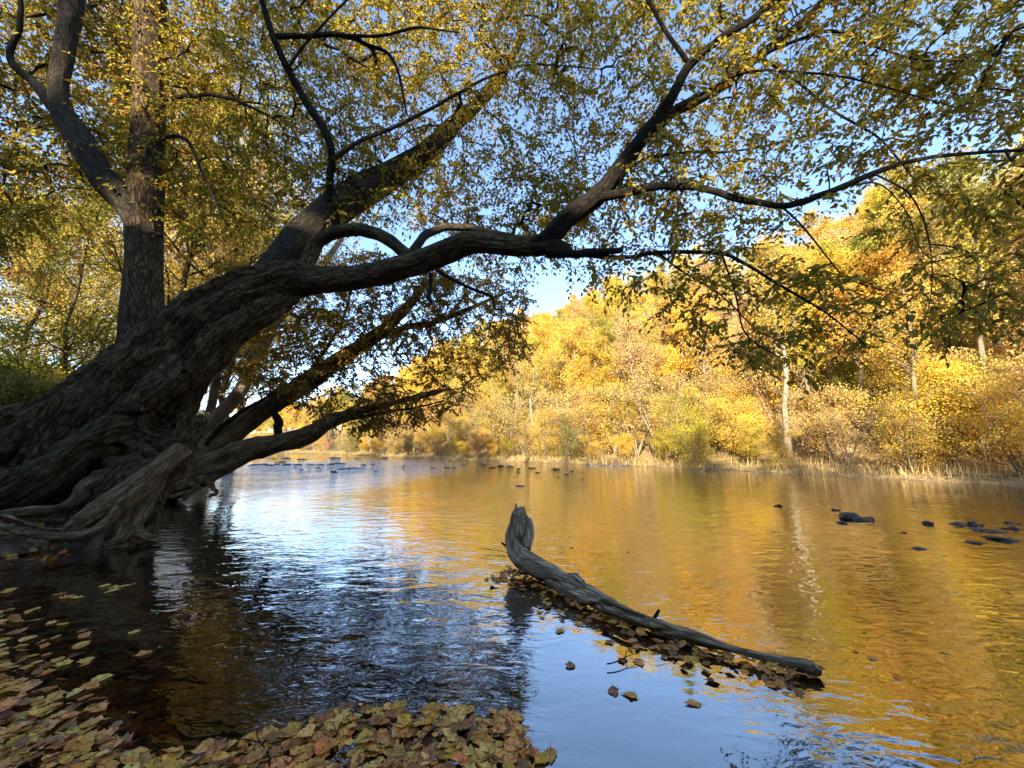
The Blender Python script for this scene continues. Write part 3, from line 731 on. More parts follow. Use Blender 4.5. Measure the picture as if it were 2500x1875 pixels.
for rows in ([(450, 1015, 9.7, 30), (400, 1045, 9.5, 24), (370, 1062, 9.4, 18), (345, 1058, 9.4, 12), (338, 1040, 9.5, 8)],
             [(430, 1030, 9.7, 30), (445, 1040, 9.4, 20), (460, 1052, 9.3, 12), (468, 1066, 9.2, 9), (452, 1072, 9.2, 7)],
             [(400, 1045, 9.7, 26), (425, 1052, 9.4, 14), (400, 1066, 9.3, 10), (360, 1075, 9.2, 8)],
             [(480, 1010, 9.75, 24), (440, 1045, 9.5, 16), (415, 1062, 9.35, 12), (395, 1080, 9.25, 8)],
             [(380, 1020, 9.8, 20), (350, 1035, 9.6, 12), (330, 1055, 9.5, 9), (320, 1080, 9.4, 7)]):
    part_tube('root', rows, T2, M_ROOT, seg=8, gnarl=.2, wob=.03)
seeds2 = np.vstack(seeds2)
tg = []
while len(tg) < 1100:
    x, y = rng.uniform(430, 1140), rng.uniform(540, 935)
    lo_ = np.interp(x, [430, 560, 680, 800, 950, 1050, 1140], [760, 840, 900, 935, 900, 830, 760])
    hi_ = np.interp(x, [430, 600, 800, 1140], [560, 560, 540, 620])
    if not (hi_ < y < lo_): continue
    if rng.random() < .75 * math.exp(-((x - 740) / 60)**2 - ((y - 850) / 30)**2): continue
    if rng.random() < .8 * math.exp(-((x - 600) / 110)**2 - ((y - 925) / 45)**2): continue
    if rng.random() < .5 * math.exp(-((x - 900) / 60)**2 - ((y - 790) / 35)**2): continue
    tg.append(P(x * S, y * S, 10.3 + rng.normal(0, .9)))
tubes, lp, ldv, nr, ll = grow(seeds2, None, np.array(tg), spread=.36, leaf_len=(.07, .12))
cols = pick_colors(len(lp), [(.36, .27, .04), (.26, .22, .04), (.46, .3, .05), (.42, .2, .04), (.2, .15, .035)], [4, 3, 3, 1.6, 1.5])
add('twigs', twig_mesh(tubes, M_TWIG, base2), T2, kind='stuff')
foliage(T2, lp, ldv, nr, ll, cols)

# ================================================================== tree prototypes for the woods
def make_tree(seed, H, crown_r, first=.3, n1=22, n2=7, leaves=7000, leaf=(.12, .2), stems=1, r0=None, up=.5, sigma=.3, twigs=0, top=1.0, wd=.7):
    """returns wood mesh and crown mesh, base at the origin"""
    g = np.random.default_rng(seed)
    B = Bag(); tips = []
    r0 = r0 or H * .0165
    for s in range(stems):
        az = g.uniform(0, 6.28)
        lean = (.05 if stems == 1 else g.uniform(.15, .55))
        n = 9
        zz = np.linspace(0, 1, n)
        hh = H * g.uniform(.75, 1.0) if stems > 1 else H
        p = np.column_stack([np.cos(az) * lean * hh * zz**1.3, np.sin(az) * lean * hh * zz**1.3, hh * zz - .25])
        p[1:, :2] += np.cumsum(g.normal(0, .012 * hh, (n - 1, 2)), 0)
        rr = r0 * (1 - zz * .9)**.9 * (1 if stems == 1 else .7)
        rr[0] *= 1.35
        B.tube(p, rr, seg=7 if stems == 1 else 5, seed=seed + s)
        for k in range(max(3, n1 // stems)):
            f = first + (1 - first) * g.random()**.85
            x = f * (n - 1); i = min(int(x), n - 2)
            st = p[i] + (p[i + 1] - p[i]) * (x - i); rs = rr[i] + (rr[i + 1] - rr[i]) * (x - i)
            a2 = g.uniform(0, 6.28)
            rel = (f - first) / (1 - first)
            prof = (.35 + 1.3 * rel * (1 - rel) + .35 * (1 - rel)) * top
            ln = crown_r * prof * g.uniform(.7, 1.2) / (1 if stems == 1 else 1.4)
            d = unit(np.array((math.cos(a2), math.sin(a2), up * g.uniform(.4, 1.6))))
            m = 5; q = np.linspace(0, 1, m)[:, None]
            b = st + d * ln * q + np.array((0, 0, .22 * ln)) * q**2 + np.vstack([np.zeros(3), np.cumsum(g.normal(0, .05 * ln, (m - 1, 3)), 0)])
            rb = max(min(rs * .55, r0 * .4), .012) * (1 - q[:, 0] * .85)
            B.tube(b, rb, seg=4, cap=False)
            for j in range(n2):
                x2 = g.uniform(.25, 1) * (m - 1); i2 = min(int(x2), m - 2)
                s2 = b[i2] + (b[i2 + 1] - b[i2]) * (x2 - i2)
                d2 = unit(d * .6 + g.normal(0, .6, 3) + np.array((0, 0, .25)))
                l2 = ln * g.uniform(.22, .5) + .2
                e = np.array([s2, s2 + d2 * l2 * .5 + g.normal(0, .05 * l2, 3), s2 + d2 * l2 + np.array((0, 0, .1 * l2))])
                B.tube(e, np.array((.012, .008, .004)) * max(1, H / 9), seg=3, cap=False)
                tips.append(e)
                for _ in range(twigs):
                    d3 = unit(d2 + g.normal(0, .6, 3)); s3 = s2 + d2 * l2 * g.uniform(.2, .9)
                    e3 = np.array([s3, s3 + d3 * l2 * .35, s3 + d3 * l2 * .6 + g.normal(0, .05 * l2, 3)])
                    B.tube(e3, np.array((.007, .005, .003)) * max(1, H / 9), seg=3, cap=False); tips.append(e3)
    wood = B.mesh('wood', M_FARWOOD)
    tips = np.array(tips)
    wts = g.random(len(tips))**1.2 + .08; wts /= wts.sum()
    ti = g.choice(len(tips), leaves, p=wts)
    f = g.uniform(.2, 1.05, leaves)[:, None]
    c = tips[ti, 0] * (1 - f) + tips[ti, 2] * f + g.normal(0, sigma, (leaves, 3)) * np.array((1, 1, .7))
    c[:, 2] = np.maximum(c[:, 2], .12)
    d = unit(g.normal(0, 1, (leaves, 3)) + np.array((0, 0, -.3)))
    nrm = unit(g.normal(0, .8, (leaves, 3)) + np.array((0, 0, .6)))
    ll = g.uniform(*leaf, leaves)
    s = unit(np.cross(d, nrm)); u = np.cross(s, d)
    hw = (ll * wd * .5)[:, None]; L_ = ll[:, None]
    v = np.stack([c, c + d * L_ * .45 + s * hw + u * hw * .3, c + d * L_, c + d * L_ * .45 - s * hw + u * hw * .3], 1).reshape(-1, 3)
    q = np.arange(leaves * 4).reshape(-1, 4)
    cc = np.clip(np.repeat(1 + .22 * g.standard_normal((len(tips), 1)), 3, 1)[ti] * (1 + .16 * g.standard_normal((leaves, 1))) * (1 + .07 * g.standard_normal((leaves, 3))), .25, 1.7)
    crown = mesh_from('crown', v, [q], None, col=np.repeat(cc, 4, 0), smooth=False)
    crown.materials.append(None)
    return wood, crown
PALETTE = {
    'golden': (.70, .485, .08), 'yellow': (.73, .53, .068), 'lemon yellow': (.70, .54, .07), 'orange': (.68, .34, .05), 'rust orange': (.56, .20, .04),
    'tan': (.64, .44, .15), 'olive green': (.26, .25, .05), 'green': (.17, .20, .045), 'russet brown': (.30, .16, .06), 'yellow green': (.38, .36, .05),
}
CROWN = {k: leaf_mat('crown_' + k.replace(' ', '_'), c, trans=.42, vary=.2) for k, c in PALETTE.items()}
PROTO = {
    'tall': make_tree(1, 13, 3.4, .22, 30, 8, 14000, (.13, .22), sigma=.34),
    'tall_b': make_tree(2, 14, 3.0, .36, 30, 8, 12000, (.13, .22), sigma=.32),
    'sparse': make_tree(3, 13, 2.8, .42, 26, 8, 4600, (.12, .2), twigs=2, sigma=.26, up=.9),
    'bank': make_tree(4, 8, 3.0, .18, 26, 8, 17000, (.065, .12), sigma=.28, r0=.13),
    'bank_b': make_tree(5, 9, 3.3, .2, 26, 8, 15000, (.065, .125), sigma=.3, stems=3, r0=.14),
    'shrub': make_tree(6, 3.6, 1.7, .08, 28, 6, 11000, (.05, .10), stems=5, sigma=.2, r0=.06),
    'shrub_b': make_tree(8, 4.4, 2.0, .1, 28, 6, 9000, (.05, .10), stems=4, sigma=.22, r0=.07, twigs=1),
    'twiggy': make_tree(9, 4.6, 2.2, .15, 24, 7, 1500, (.07, .12), stems=4, sigma=.18, twigs=3, r0=.07),
    'spreading': make_tree(14, 16, 6.0, .25, 40, 9, 13000, (.09, .15), sigma=.36, r0=.2, up=.45),
    'wood_a': make_tree(11, 15, 3.8, .22, 34, 9, 12500, (.09, .15), sigma=.32, r0=.17),
    'wood_b': make_tree(12, 13, 3.4, .12, 34, 9, 14000, (.085, .14), sigma=.3, r0=.12),
    'under': make_tree(13, 4.5, 2.0, .1, 30, 8, 12000, (.08, .14), sigma=.22, stems=3, r0=.05),
}
CNT = {}
def plant(kind, colour, x, y, scale, rot, name, wood=None, z=None, label=None, group=None, tilt=0.0):
    wm, cm = PROTO[kind]
    e = bpy.data.objects.new(name, None); COL.objects.link(e)
    e.location = (x, y, gz(x, y) if z is None else z)
    e.rotation_euler = (tilt, 0, rot); e.scale = (scale, scale, scale * random.uniform(.92, 1.1))
    tag(e, label, 'shrub' if 'shrub' in name else 'tree', group)
    o = bpy.data.objects.new('trunk', wm); COL.objects.link(o); o.parent = e
    if wood: o.material_slots[0].link = 'OBJECT'; o.material_slots[0].material = wood
    o = bpy.data.objects.new('crown', cm); COL.objects.link(o); o.parent = e
    o.material_slots[0].link = 'OBJECT'; o.material_slots[0].material = CROWN[colour]
    o['kind'] = 'stuff'
    return e
ORD = ['first', 'second', 'third', 'fourth', 'fifth', 'sixth', 'seventh', 'eighth', 'ninth', 'tenth', 'eleventh', 'twelfth', 'thirteenth', 'fourteenth', 'fifteenth', 'sixteenth', 'seventeenth', 'eighteenth', 'nineteenth', 'twentieth']
def ordinal(i):
    if i < 20: return ORD[i]
    tens = ['twenty', 'thirty', 'forty', 'fifty', 'sixty', 'seventy', 'eighty', 'ninety']
    return tens[(i + 1) // 10 - 2] + (' ' + ORD[(i + 1) % 10 - 1] if (i + 1) % 10 else 'th')
def plant_all(jobs, phrase, group):
    """jobs: (kind, colour, x, y, scale, name, wood); labels count each colour of the row from the left of the photo"""
    jobs = sorted(jobs, key=lambda j: project((j[2], j[3], 3))[0])
    cnt = {}
    for j in jobs:
        key = (j[1], j[5]); i = cnt.get(key, 0); cnt[key] = i + 1
        noun = j[5].replace('_', ' ')
        plant(j[0], j[1], j[2], j[3], j[4], random.uniform(0, 6.28), j[5], j[6], label='%s %s from the left among those of its colour %s' % (j[1], noun, phrase) if False else '%s %s, %s such from the left %s' % (j[1], noun, ordinal(i), phrase), group=group)

# far bank: positions along the far waterline
flen = np.concatenate([[0], np.cumsum(np.linalg.norm(np.diff(FAR, axis=0), axis=1))])
def far_pt(s, d):
    x, y = np.interp(s, flen, FAR[:, 0]), np.interp(s, flen, FAR[:, 1])
    x1, y1 = np.interp(s + .5, flen, FAR[:, 0]), np.interp(s + .5, flen, FAR[:, 1])
    t = unit((x1 - x, y1 - y)); n = np.array((-t[1], t[0]))
    return x + n[0] * d, y + n[1] * d
s_right = flen[11]                                 # at the frame's right edge
s_left = flen[2]
placed = []
def ok(x, y, sp):
    px, py, dep = project((x, y, 4))
    if not (-250 < px < 2750) or dep < 5: return False
    if any((x - a)**2 + (y - b)**2 < sp * sp for a, b in placed): return False
    placed.append((x, y)); return True
jobs = []
s = s_right + 3
while s > s_left:
    x, y = far_pt(s, random.uniform(.45, 1.9))
    dist = math.hypot(x, y)
    if ok(x, y, .9):
        k = random.choices(['shrub', 'shrub_b', 'twiggy'], [4, 3, 2.5])[0]
        c = random.choices(['golden', 'yellow', 'lemon yellow', 'tan', 'olive green', 'orange'], [4, 3, 1.5, 3, 1.2, .4])[0]
        jobs.append((k, c, x, y, random.uniform(.4, .85) * (1 + dist / 220), 'shrub', M_FARWOOD))
    s -= random.uniform(1.0, 1.9) * (1 + dist / 45)
plant_all(jobs, 'along the far waterline', 'shrubs along the far waterline')
jobs = []
s = s_right + 6
while s > s_left:
    x, y = far_pt(s, random.uniform(3.2, 7.5))
    dist = math.hypot(x, y)
    if ok(x, y, 1.8):
        k = random.choices(['bank', 'bank_b', 'sparse', 'twiggy', 'shrub_b'], [2, 2.6, 3.8, 1.6, .8])[0]
        c = random.choices(['golden', 'yellow', 'tan', 'orange', 'lemon yellow', 'olive green', 'yellow green'], [4.5, 3, 3, .8, 1.3, .7, .5])[0]
        jobs.append((k, c, x, y, random.uniform(.62, .92) * (1.5 if 'shrub' in k or k == 'twiggy' else 1), 'bank_tree', M_PALE if random.random() < .5 else M_FARWOOD))
    s -= random.uniform(1.3, 2.3) * (1 + dist / 60)
plant_all(jobs, 'in the row behind the far shrubs', 'trees on the flat behind the far bank')
jobs = []
tries = 0
while len(jobs) < 285 and tries < 20000:
    tries += 1
    s_ = random.uniform(s_left, s_right + 18); d_ = 7 + 31 * random.random()**1.2
    x, y = far_pt(s_, d_)
    dist = math.hypot(x, y)
    if not ok(x, y, 1.5 + dist * .016): continue
    k = random.choices(['tall', 'tall_b', 'sparse', 'bank'], [2.4, 3.4, 5.2, .5])[0]
    c = random.choices(['golden', 'yellow', 'tan', 'orange', 'rust orange', 'lemon yellow', 'olive green', 'yellow green', 'green', 'russet brown'], [5.5, 3.6, 4.6, .5, .02, 1.0, 1.0, 1.0, .15, .4])[0]
    jobs.append((k, c, x, y, random.uniform(.55, .88) if dist < 90 else random.uniform(.7, 1.0), 'hillside_tree', random.choice([M_PALE, M_PALE, M_FARWOOD, M_DARKWOOD])))
plant_all(jobs, 'on the far hillside', 'trees on the far hillside')
# the upper slope is too far off to tell the trees apart: one mass of crowns on thin pale trunks
def ridge_wood(n_tree):
    g = np.random.default_rng(77)
    names_ = ['golden', 'yellow', 'tan', 'lemon yellow', 'orange', 'olive green', 'yellow green', 'rust orange']
    wts_ = np.array([5.5, 4, 4.2, 1.2, .6, 1.0, 1.0, .15]); wts_ /= wts_.sum()
    src = [mesh_pts(PROTO[k][1]) for k in ('tall', 'tall_b', 'bank')]
    V, C, B, got = [], [], Bag(), []
    while len(got) < n_tree:
        x, y = far_pt(g.uniform(s_left - 30, s_right + 30), g.uniform(32, 78))
        px_, py_, dep_ = project((x, y, 20))
        if not (-200 < px_ < 2750) or dep_ < 5: continue
        if any((x - a)**2 + (y - b)**2 < 2.7**2 for a, b in got): continue
        got.append((x, y))
        v, c = src[g.integers(3)]
        k = g.choice(len(v) // 4, 1500, replace=False)
        idx = (k[:, None] * 4 + np.arange(4)).ravel()
        q = v[idx].copy(); ctr = q.reshape(-1, 4, 3).mean(1).repeat(4, 0)
        q = ctr + (q - ctr) * 1.7                                   # fewer, broader leaf clumps
        a = g.uniform(0, 6.28); sc = g.uniform(.6, .85)
        rot = np.array(((math.cos(a), -math.sin(a), 0), (math.sin(a), math.cos(a), 0), (0, 0, 1)))
        z = gz(x, y)
        V.append(q @ rot.T * sc + (x, y, z)); C.append(c[idx] * np.array(PALETTE[names_[g.choice(8, p=wts_)]]) * g.uniform(.75, 1.2))
        tp_ = np.array([(x, y, z - .3), (x + g.normal(0, .2), y + g.normal(0, .2), z + 5 * sc), (x + g.normal(0, .4), y, z + 11 * sc)])
        B.tube(tp_, np.array((.17, .12, .04)), seg=4, cap=False)
    V = np.vstack(V); C = np.clip(np.vstack(C), .01, .95)
    t_ = thing('ridge_wood', (40, 60, gz(40, 60)), 'golden wood covering the top of the far hill, read as one mass', 'wood'); t_['kind'] = 'stuff'
    off = np.array(t_.location)
    m_ = mesh_from('crown', V - off, [np.arange(len(V)).reshape(-1, 4)], leaf_mat('ridge_leaves', None, trans=.42, vary=.2), col=C, smooth=False)
    add('crown', m_, t_, kind='stuff'); add('trunk', B.mesh('trunk', M_PALE, off), t_, kind='stuff')
def mesh_pts(me):
    v = np.empty(len(me.vertices) * 3, np.float32); me.vertices.foreach_get('co', v)
    c = np.empty(len(me.vertices) * 4, np.float32); me.attributes['col'].data.foreach_get('color', c)
    return v.reshape(-1, 3), c.reshape(-1, 4)[:, :3]
ridge_wood(280)
jobs = []
tries = 0
placed_t, placed = placed, []
while len(jobs) < 230 and tries < 12000:
    tries += 1
    s_ = random.uniform(flen[4], s_right + 10); d_ = 2.5 + 28 * random.random()**1.4
    x, y = far_pt(s_, d_)
    if not ok(x, y, 1.6): continue
    jobs.append((random.choice(['shrub', 'shrub_b', 'shrub_b', 'twiggy']), random.choices(['golden', 'tan', 'yellow', 'olive green', 'lemon yellow', 'yellow green'], [4, 3, 3, 1, 1, .8])[0], x, y, random.uniform(.8, 1.4), 'hillside_shrub', M_FARWOOD))
plant_all(jobs, 'between the trees of the far slope', 'shrubs between the trees of the far slope')

# ================================================================== woods on the near bank, left
jobs = []
for (px, py, Y, k, c, sc) in ((110, 870, 13, 'wood_b', 'yellow green', .75), (30, 840, 16, 'wood_a', 'golden', .8), (190, 800, 20, 'wood_a', 'yellow', .9), 
                              (380, 820, 15, 'wood_a', 'lemon yellow', .95), (440, 900, 19, 'wood_a', 'tan', 1.0), (500, 930, 24, 'wood_a', 'golden', 1.0), (330, 880, 23, 'wood_a', 'yellow green', 1.1),
                              (150, 850, 26, 'wood_a', 'yellow', 1.1), (20, 880, 24, 'wood_a', 'lemon yellow', 1.0), (-150, 870, 19, 'wood_b', 'golden', 1.0), (250, 860, 32, 'wood_a', 'golden', 1.1), (80, 860, 36, 'wood_b', 'yellow', 1.2), (400, 930, 34, 'wood_a', 'yellow', 1.1), (505, 960, 38, 'wood_a', 'golden', 1.0),
                              (455, 960, 15, 'spreading', 'yellow green', .95), (500, 960, 22, 'spreading', 'tan', 1.15)):
    q = P(px * S, py * S, Y)
    jobs.append((k, c, q[0], q[1], sc, 'woodland_tree', M_GREY if random.random() < .5 else M_DARKWOOD))
plant_all(jobs, 'in the wood behind the leaning tree', 'trees in the wood on the near bank')
jobs = []
for (px, Y, c, sc) in ((20, 9.5, 'olive green', .5), (90, 10.5, 'green', .55), (160, 11, 'yellow green', .6), (-60, 10, 'green', .6), (230, 13, 'yellow', .7), (50, 13.5, 'yellow green', .8), (130, 16, 'lemon yellow', .9), (330, 14, 'olive green', .6), (400, 14.5, 'olive green', .5), (-100, 13, 'olive green', .8), (200, 18, 'golden', .9), (450, 17, 'yellow green', .6), (10, 18, 'yellow', 1)):
    q = P(px * S, 900 * S, Y)
    jobs.append(('under', c, q[0], q[1], sc, 'understory_shrub', M_DARKWOOD))
plant_all(jobs, 'under the woodland trees', 'shrubs under the woodland trees')
# tall pale trunk standing right behind the upright stem
q = P(300 * S, 800 * S, 9.6); gq_ = gz(q[0], q[1])
T3 = thing('pale_trunked_tree', (q[0], q[1], gq_), 'tall pale barked tree standing close behind the upright stem', 'tree')
pts, rad = limb([(298, 900, 9.6, 44), (290, 600, 9.6, 40), (282, 450, 9.6, 38), (270, 300, 9.6, 36), (250, 150, 9.6, 34), (238, 0, 9.6, 32), (232, -160, 9.6, 26), (228, -400, 9.6, 12)])
pts[0, 2] = min(pts[0, 2], gq_ - .2)
part_tube('trunk', (pts, rad), T3, M_PALE, seg=12, gnarl=.1)
up_ = pts[pts[:, 2] > 6]
tg = up_[rng.integers(0, len(up_), 260)] + rng.normal(0, 1, (260, 3)) * np.array((1.7, 1.4, 1.2))
tubes, lp, ldv, nr, ll = grow(up_, None, tg, spread=.45, leaf_len=(.09, .14))
add('twigs', twig_mesh(tubes, M_TWIG, np.array(T3.location)), T3, kind='stuff')
foliage(T3, lp, ldv, nr, ll, pick_colors(len(lp), [(.5, .3, .06), (.5, .22, .06), (.4, .3, .05)], [3, 2, 2]))

# wooded rise behind the camera that keeps the near bank in shade
k_ = 0
for i in range(30):
    lat = -34 + (i // 2) * 4.6 + random.uniform(-1, 1); a_ = (14.5 if i % 2 else 18) + random.uniform(-1, 1)
    x = SH[0] * a_ - SH[1] * lat; y = SH[1] * a_ + SH[0] * lat
    if (x - 0) > 40: continue
    plant('wood_a', ['golden', 'yellow green', 'olive green'][i % 3], x, y, random.uniform(.42, .55), random.uniform(0, 6.28), 'woodland_tree', M_DARKWOOD,
          label='tree on the wooded rise behind the viewer, out of the picture', group='trees on the rise behind the viewer')

for i in range(40):
    lat = -36 + i * 1.75 + random.uniform(-.5, .5); a_ = random.uniform(15.6, 17.6)
    x = SH[0] * a_ - SH[1] * lat; y = SH[1] * a_ + SH[0] * lat
    plant('under', ['golden', 'yellow green', 'olive green'][i % 3], x, y, random.uniform(.5, .85), random.uniform(0, 6.28), 'understory_shrub', M_DARKWOOD,
          label='shrub on the wooded rise behind the viewer, out of the picture', group='shrubs on the rise behind the viewer')

# ================================================================== driftwood log in the shallows
lrows = [(1120, 1101, 4.33, 10), (1121, 1109, 4.33, 28), (1117, 1138, 4.33, 40), (1112, 1172, 4.31, 40), (1124, 1203, 4.22, 42), (1158, 1226, 3.98, 42), (1205, 1252, 3.72, 40), (1250, 1278, 3.48, 43), (1312, 1308, 3.22, 33), (1400, 1348, 2.95, 29), (1500, 1383, 2.74, 27), (1600, 1410, 2.58, 25), (1700, 1434, 2.47, 25), (1748, 1445, 2.42, 23), (1766, 1451, 2.40, 12)]
LB = np.array((.7, 3.3, 0.0))
T4 = thing('driftwood_log', LB, 'weathered grey driftwood log in the shallows with one end bent up', 'log')
ch = [limb(lrows, 5), limb([(1215, 1262, 3.7, 30), (1240, 1250, 3.6, 26), (1262, 1262, 3.45, 20)], 4), limb([(1132, 1125, 4.36, 22), (1136, 1150, 4.34, 22), (1130, 1185, 4.27, 20)], 4)]
me = fuse(ch, .009, 'log_body')
sculpt(me, ch, folds=.045, ridges=.022, twist=1.1, seed=3.3, dents=[(1122, 1166, 5, 5, .04), (1290, 1308, 40, 6, .035), (1190, 1255, 26, 5, .03), (1420, 1362, 50, 4, .025)])
shift(me, LB); me.materials.append(M_DRIFT); add('log_body', me, T4)
part_tube('twig_stub', [(1410, 1342, 2.94, 10), (1418, 1328, 2.94, 9), (1424, 1318, 2.94, 6)], T4, M_LIMB, seg=6)
part_tube('twig_stub', [(1112, 1190, 4.25, 9), (1096, 1182, 4.3, 7), (1084, 1172, 4.35, 4)], T4, M_LIMB, seg=6)
for rows in ([(1745, 1436, 2.43, 9), (1768, 1440, 2.41, 6), (1782, 1446, 2.4, 2)], [(1120, 1118, 4.32, 14), (1114, 1100, 4.32, 9), (1116, 1088, 4.32, 2)], [(1128, 1118, 4.33, 14), (1131, 1102, 4.33, 8), (1129, 1094, 4.33, 2)], [(1300, 1290, 3.2, 10), (1360, 1318, 3.0, 9), (1395, 1332, 2.92, 3)], [(1236, 1256, 3.55, 14), (1242, 1243, 3.55, 12), (1250, 1240, 3.55, 4)]):
    part_tube('splinter', rows, T4, M_DRIFT, seg=6, gnarl=.25)
part_tube('splinter', [(1740, 1438, 2.43, 12), (1762, 1447, 2.41, 7), (1772, 1456, 2.4, 3)], T4, M_DRIFT, seg=5)

# ================================================================== rocks in the river
def rock_material():
    m, t, b = mat_new('wet_rock')
    L = t.links.new
    ge = N(t, 'NewGeometry')
    n1 = N(t, 'TexNoise'); n1.inputs['Scale'].default_value = 14; n1.inputs['Detail'].default_value = 8; L(ge.outputs['Position'], n1.inputs['Vector'])
    r1 = ramp(t, [(.3, (.014, .011, .007)), (.55, (.055, .042, .026)), (.75, (.16, .125, .08))]); L(n1.outputs[0], r1.inputs[0]); L(r1.outputs[0], b.inputs['Base Color'])
    b.inputs['Roughness'].default_value = .5; b.inputs['Specular IOR Level'].default_value = .25
    bu = N(t, 'Bump'); bu.inputs['Strength'].default_value = .6; bu.inputs['Distance'].default_value = .03; L(n1.outputs[0], bu.inputs['Height']); L(bu.outputs[0], b.inputs['Normal'])
    return m
M_ROCK = rock_material()
import bmesh
def rock_mesh(seed):
    bm = bmesh.new(); bmesh.ops.create_icosphere(bm, subdivisions=3, radius=1)
    for v in bm.verts:
        d = v.co.normalized()
        k = 1 + .6 * noise.noise(d * 1.3 + Vector((seed * 3.1, 0, 0))) + .3 * noise.noise(d * 3.1 + Vector((0, seed * 1.7, 0))) + .12 * noise.noise(d * 8)
        v.co = d * k
        v.co.z *= 1.0 if v.co.z < .4 else .85
    me = bpy.data.meshes.new('rock'); bm.to_mesh(me); bm.free()
    me.polygons.foreach_set('use_smooth', np.ones(len(me.polygons), bool)); me.materials.append(M_ROCK)
    return me
ROCKS = [rock_mesh(i) for i in range(6)]
rk = [(1845, 1113, 76, 26, 'largest smooth dark boulder standing out of the right shallows'), (1685, 1091, 20, 9, 'small dark stone left of the largest boulder'), (1822, 1129, 24, 7, 'flat dark stone just in front of the largest boulder'),
      (1808, 1100, 24, 9, 'little mossy stone touching the back of the largest boulder'), (2007, 1128, 26, 14, 'lone pointed dark stone between the largest boulder and the right edge'), (2076, 1131, 40, 12, 'low brown stone at the left of a pair near the right edge'), (2105, 1129, 34, 18, 'rounded grey stone at the right of a pair near the right edge'),
      (2196, 1140, 44, 12, 'dark stone cut by the right edge of the picture'), (2140, 1146, 70, 9, 'long flat stone awash near the right edge'), (2175, 1162, 64, 15, 'wide dark slab nearest the right edge'), (2108, 1171, 44, 7, 'thin flat stone in front of the stone pair'), (1988, 1184, 34, 8, 'flat stone nearest the viewer in the right shallows'),
      (2185, 1128, 30, 7, 'low stone farthest back at the right edge'), (1955, 1150, 16, 5, 'tiny stone tip in front of the lone pointed stone')]
far_rocks = [(545, 1003, 26, 6), (566, 1002, 30, 7), (580, 1004, 22, 6), (618, 1003, 26, 7), (668, 1003, 24, 5), (690, 1003, 26, 6), (604, 997, 26, 11), (596, 1003, 24, 6), (640, 1003, 26, 6), (712, 1002, 20, 6), (585, 989, 26, 6), (612, 989, 28, 5), (650, 991, 30, 5), (720, 1017, 22, 12), (722, 988, 34, 8), (727, 1000, 38, 6), (770, 1010, 40, 5), (735, 1012, 26, 5), (752, 1011, 20, 5), (785, 1003, 14, 6), (805, 1002, 10, 5), (650, 1014, 12, 4), (685, 1010, 12, 4), (770, 989, 20, 4), (830, 988, 26, 4), (810, 1017, 10, 4),
             (935, 1010, 20, 5), (965, 1009, 18, 7), (980, 1009, 14, 5), (1000, 1003, 14, 4), (1045, 1003, 18, 4), (1065, 1008, 22, 6), (1080, 1005, 20, 8), (1100, 1006, 22, 7), (1060, 1010, 18, 4), (1120, 1012, 10, 4), (1118, 1019, 12, 4), (1150, 1010, 24, 4), (1200, 1012, 26, 8), (1160, 1020, 14, 4), (1235, 1017, 10, 3), (1225, 1024, 14, 3), (1205, 1030, 8, 3), (1122, 1049, 26, 4), (1260, 1034, 8, 3), (870, 1006, 12, 4)]
def put_rock(px, py, wpx, hpx, label, group, i):
    p = G(px * S, (py + hpx * .35) * S)
    dep = project(p)[2]
    hw = wpx * S / 2 / F_PX * dep * .8; hh = hpx * S / F_PX * dep
    o = bpy.data.objects.new('rock', ROCKS[i % 6]); COL.objects.link(o)
    o.location = (p[0], p[1] + hw * .3, -hh * .2)
    o.scale = (hw, hw * random.uniform(.7, 1.1), hh * .72)
    o.rotation_euler = (0, 0, random.uniform(-.4, .4) + (0 if i % 2 else math.pi))
    tag(o, label, 'rock', group)
for i, r in enumerate(rk): put_rock(*r, 'rocks in the right shallows', i)
far_rocks.sort()
for i, r in enumerate(far_rocks):
    put_rock(*r, '%s dark rock from the left in the distant riffle' % ordinal(i), 'rocks in the distant riffle', i)

# ================================================================== grass and driftwood on the far bank
gN = 15000
sv = rng.uniform(s_left + 60, s_right + 4, gN); dv = rng.gamma(1.6, .8, gN) + .12
xy = np.array([far_pt(a, b) for a, b in zip(sv, dv)])
zz = ground_z(xy)
hgt = rng.uniform(.12, .42, gN) * (1 + .4 * rng.standard_normal(gN)).clip(.3, 2)
az = rng.uniform(0, 6.28, gN); ln_ = rng.uniform(.1, .7, gN) * hgt
b0 = np.column_stack([xy, zz - .02]); wv_ = np.column_stack([np.cos(az + 1.57), np.sin(az + 1.57), 0 * az]) * rng.uniform(.008, .02, gN)[:, None]
tp = b0 + np.column_stack([np.cos(az) * ln_, np.sin(az) * ln_, hgt])
md_ = (b0 + tp) / 2 + np.column_stack([0 * az, 0 * az, hgt * .15])
v = np.stack([b0 - wv_, b0 + wv_, md_ + wv_ * .7, tp, md_ - wv_ * .7], 1).reshape(-1, 3)
k = np.arange(gN)[:, None] * 5
M_GRASS = leaf_mat('dry_grass', None, trans=.3, vary=.15)
add('dry_grass', mesh_from('dry_grass', v, [k + np.array([[0, 1, 2, 4]]), k + np.array([[4, 2, 3]])], M_GRASS, col=np.repeat(pick_colors(gN, [(.55, .42, .18), (.62, .46, .16), (.4, .3, .12), (.36, .33, .09)], [4, 3, 2, 1.4]), 5, 0), smooth=False),
    label='dry straw coloured grass along the far bank', cat='grass', kind='stuff')
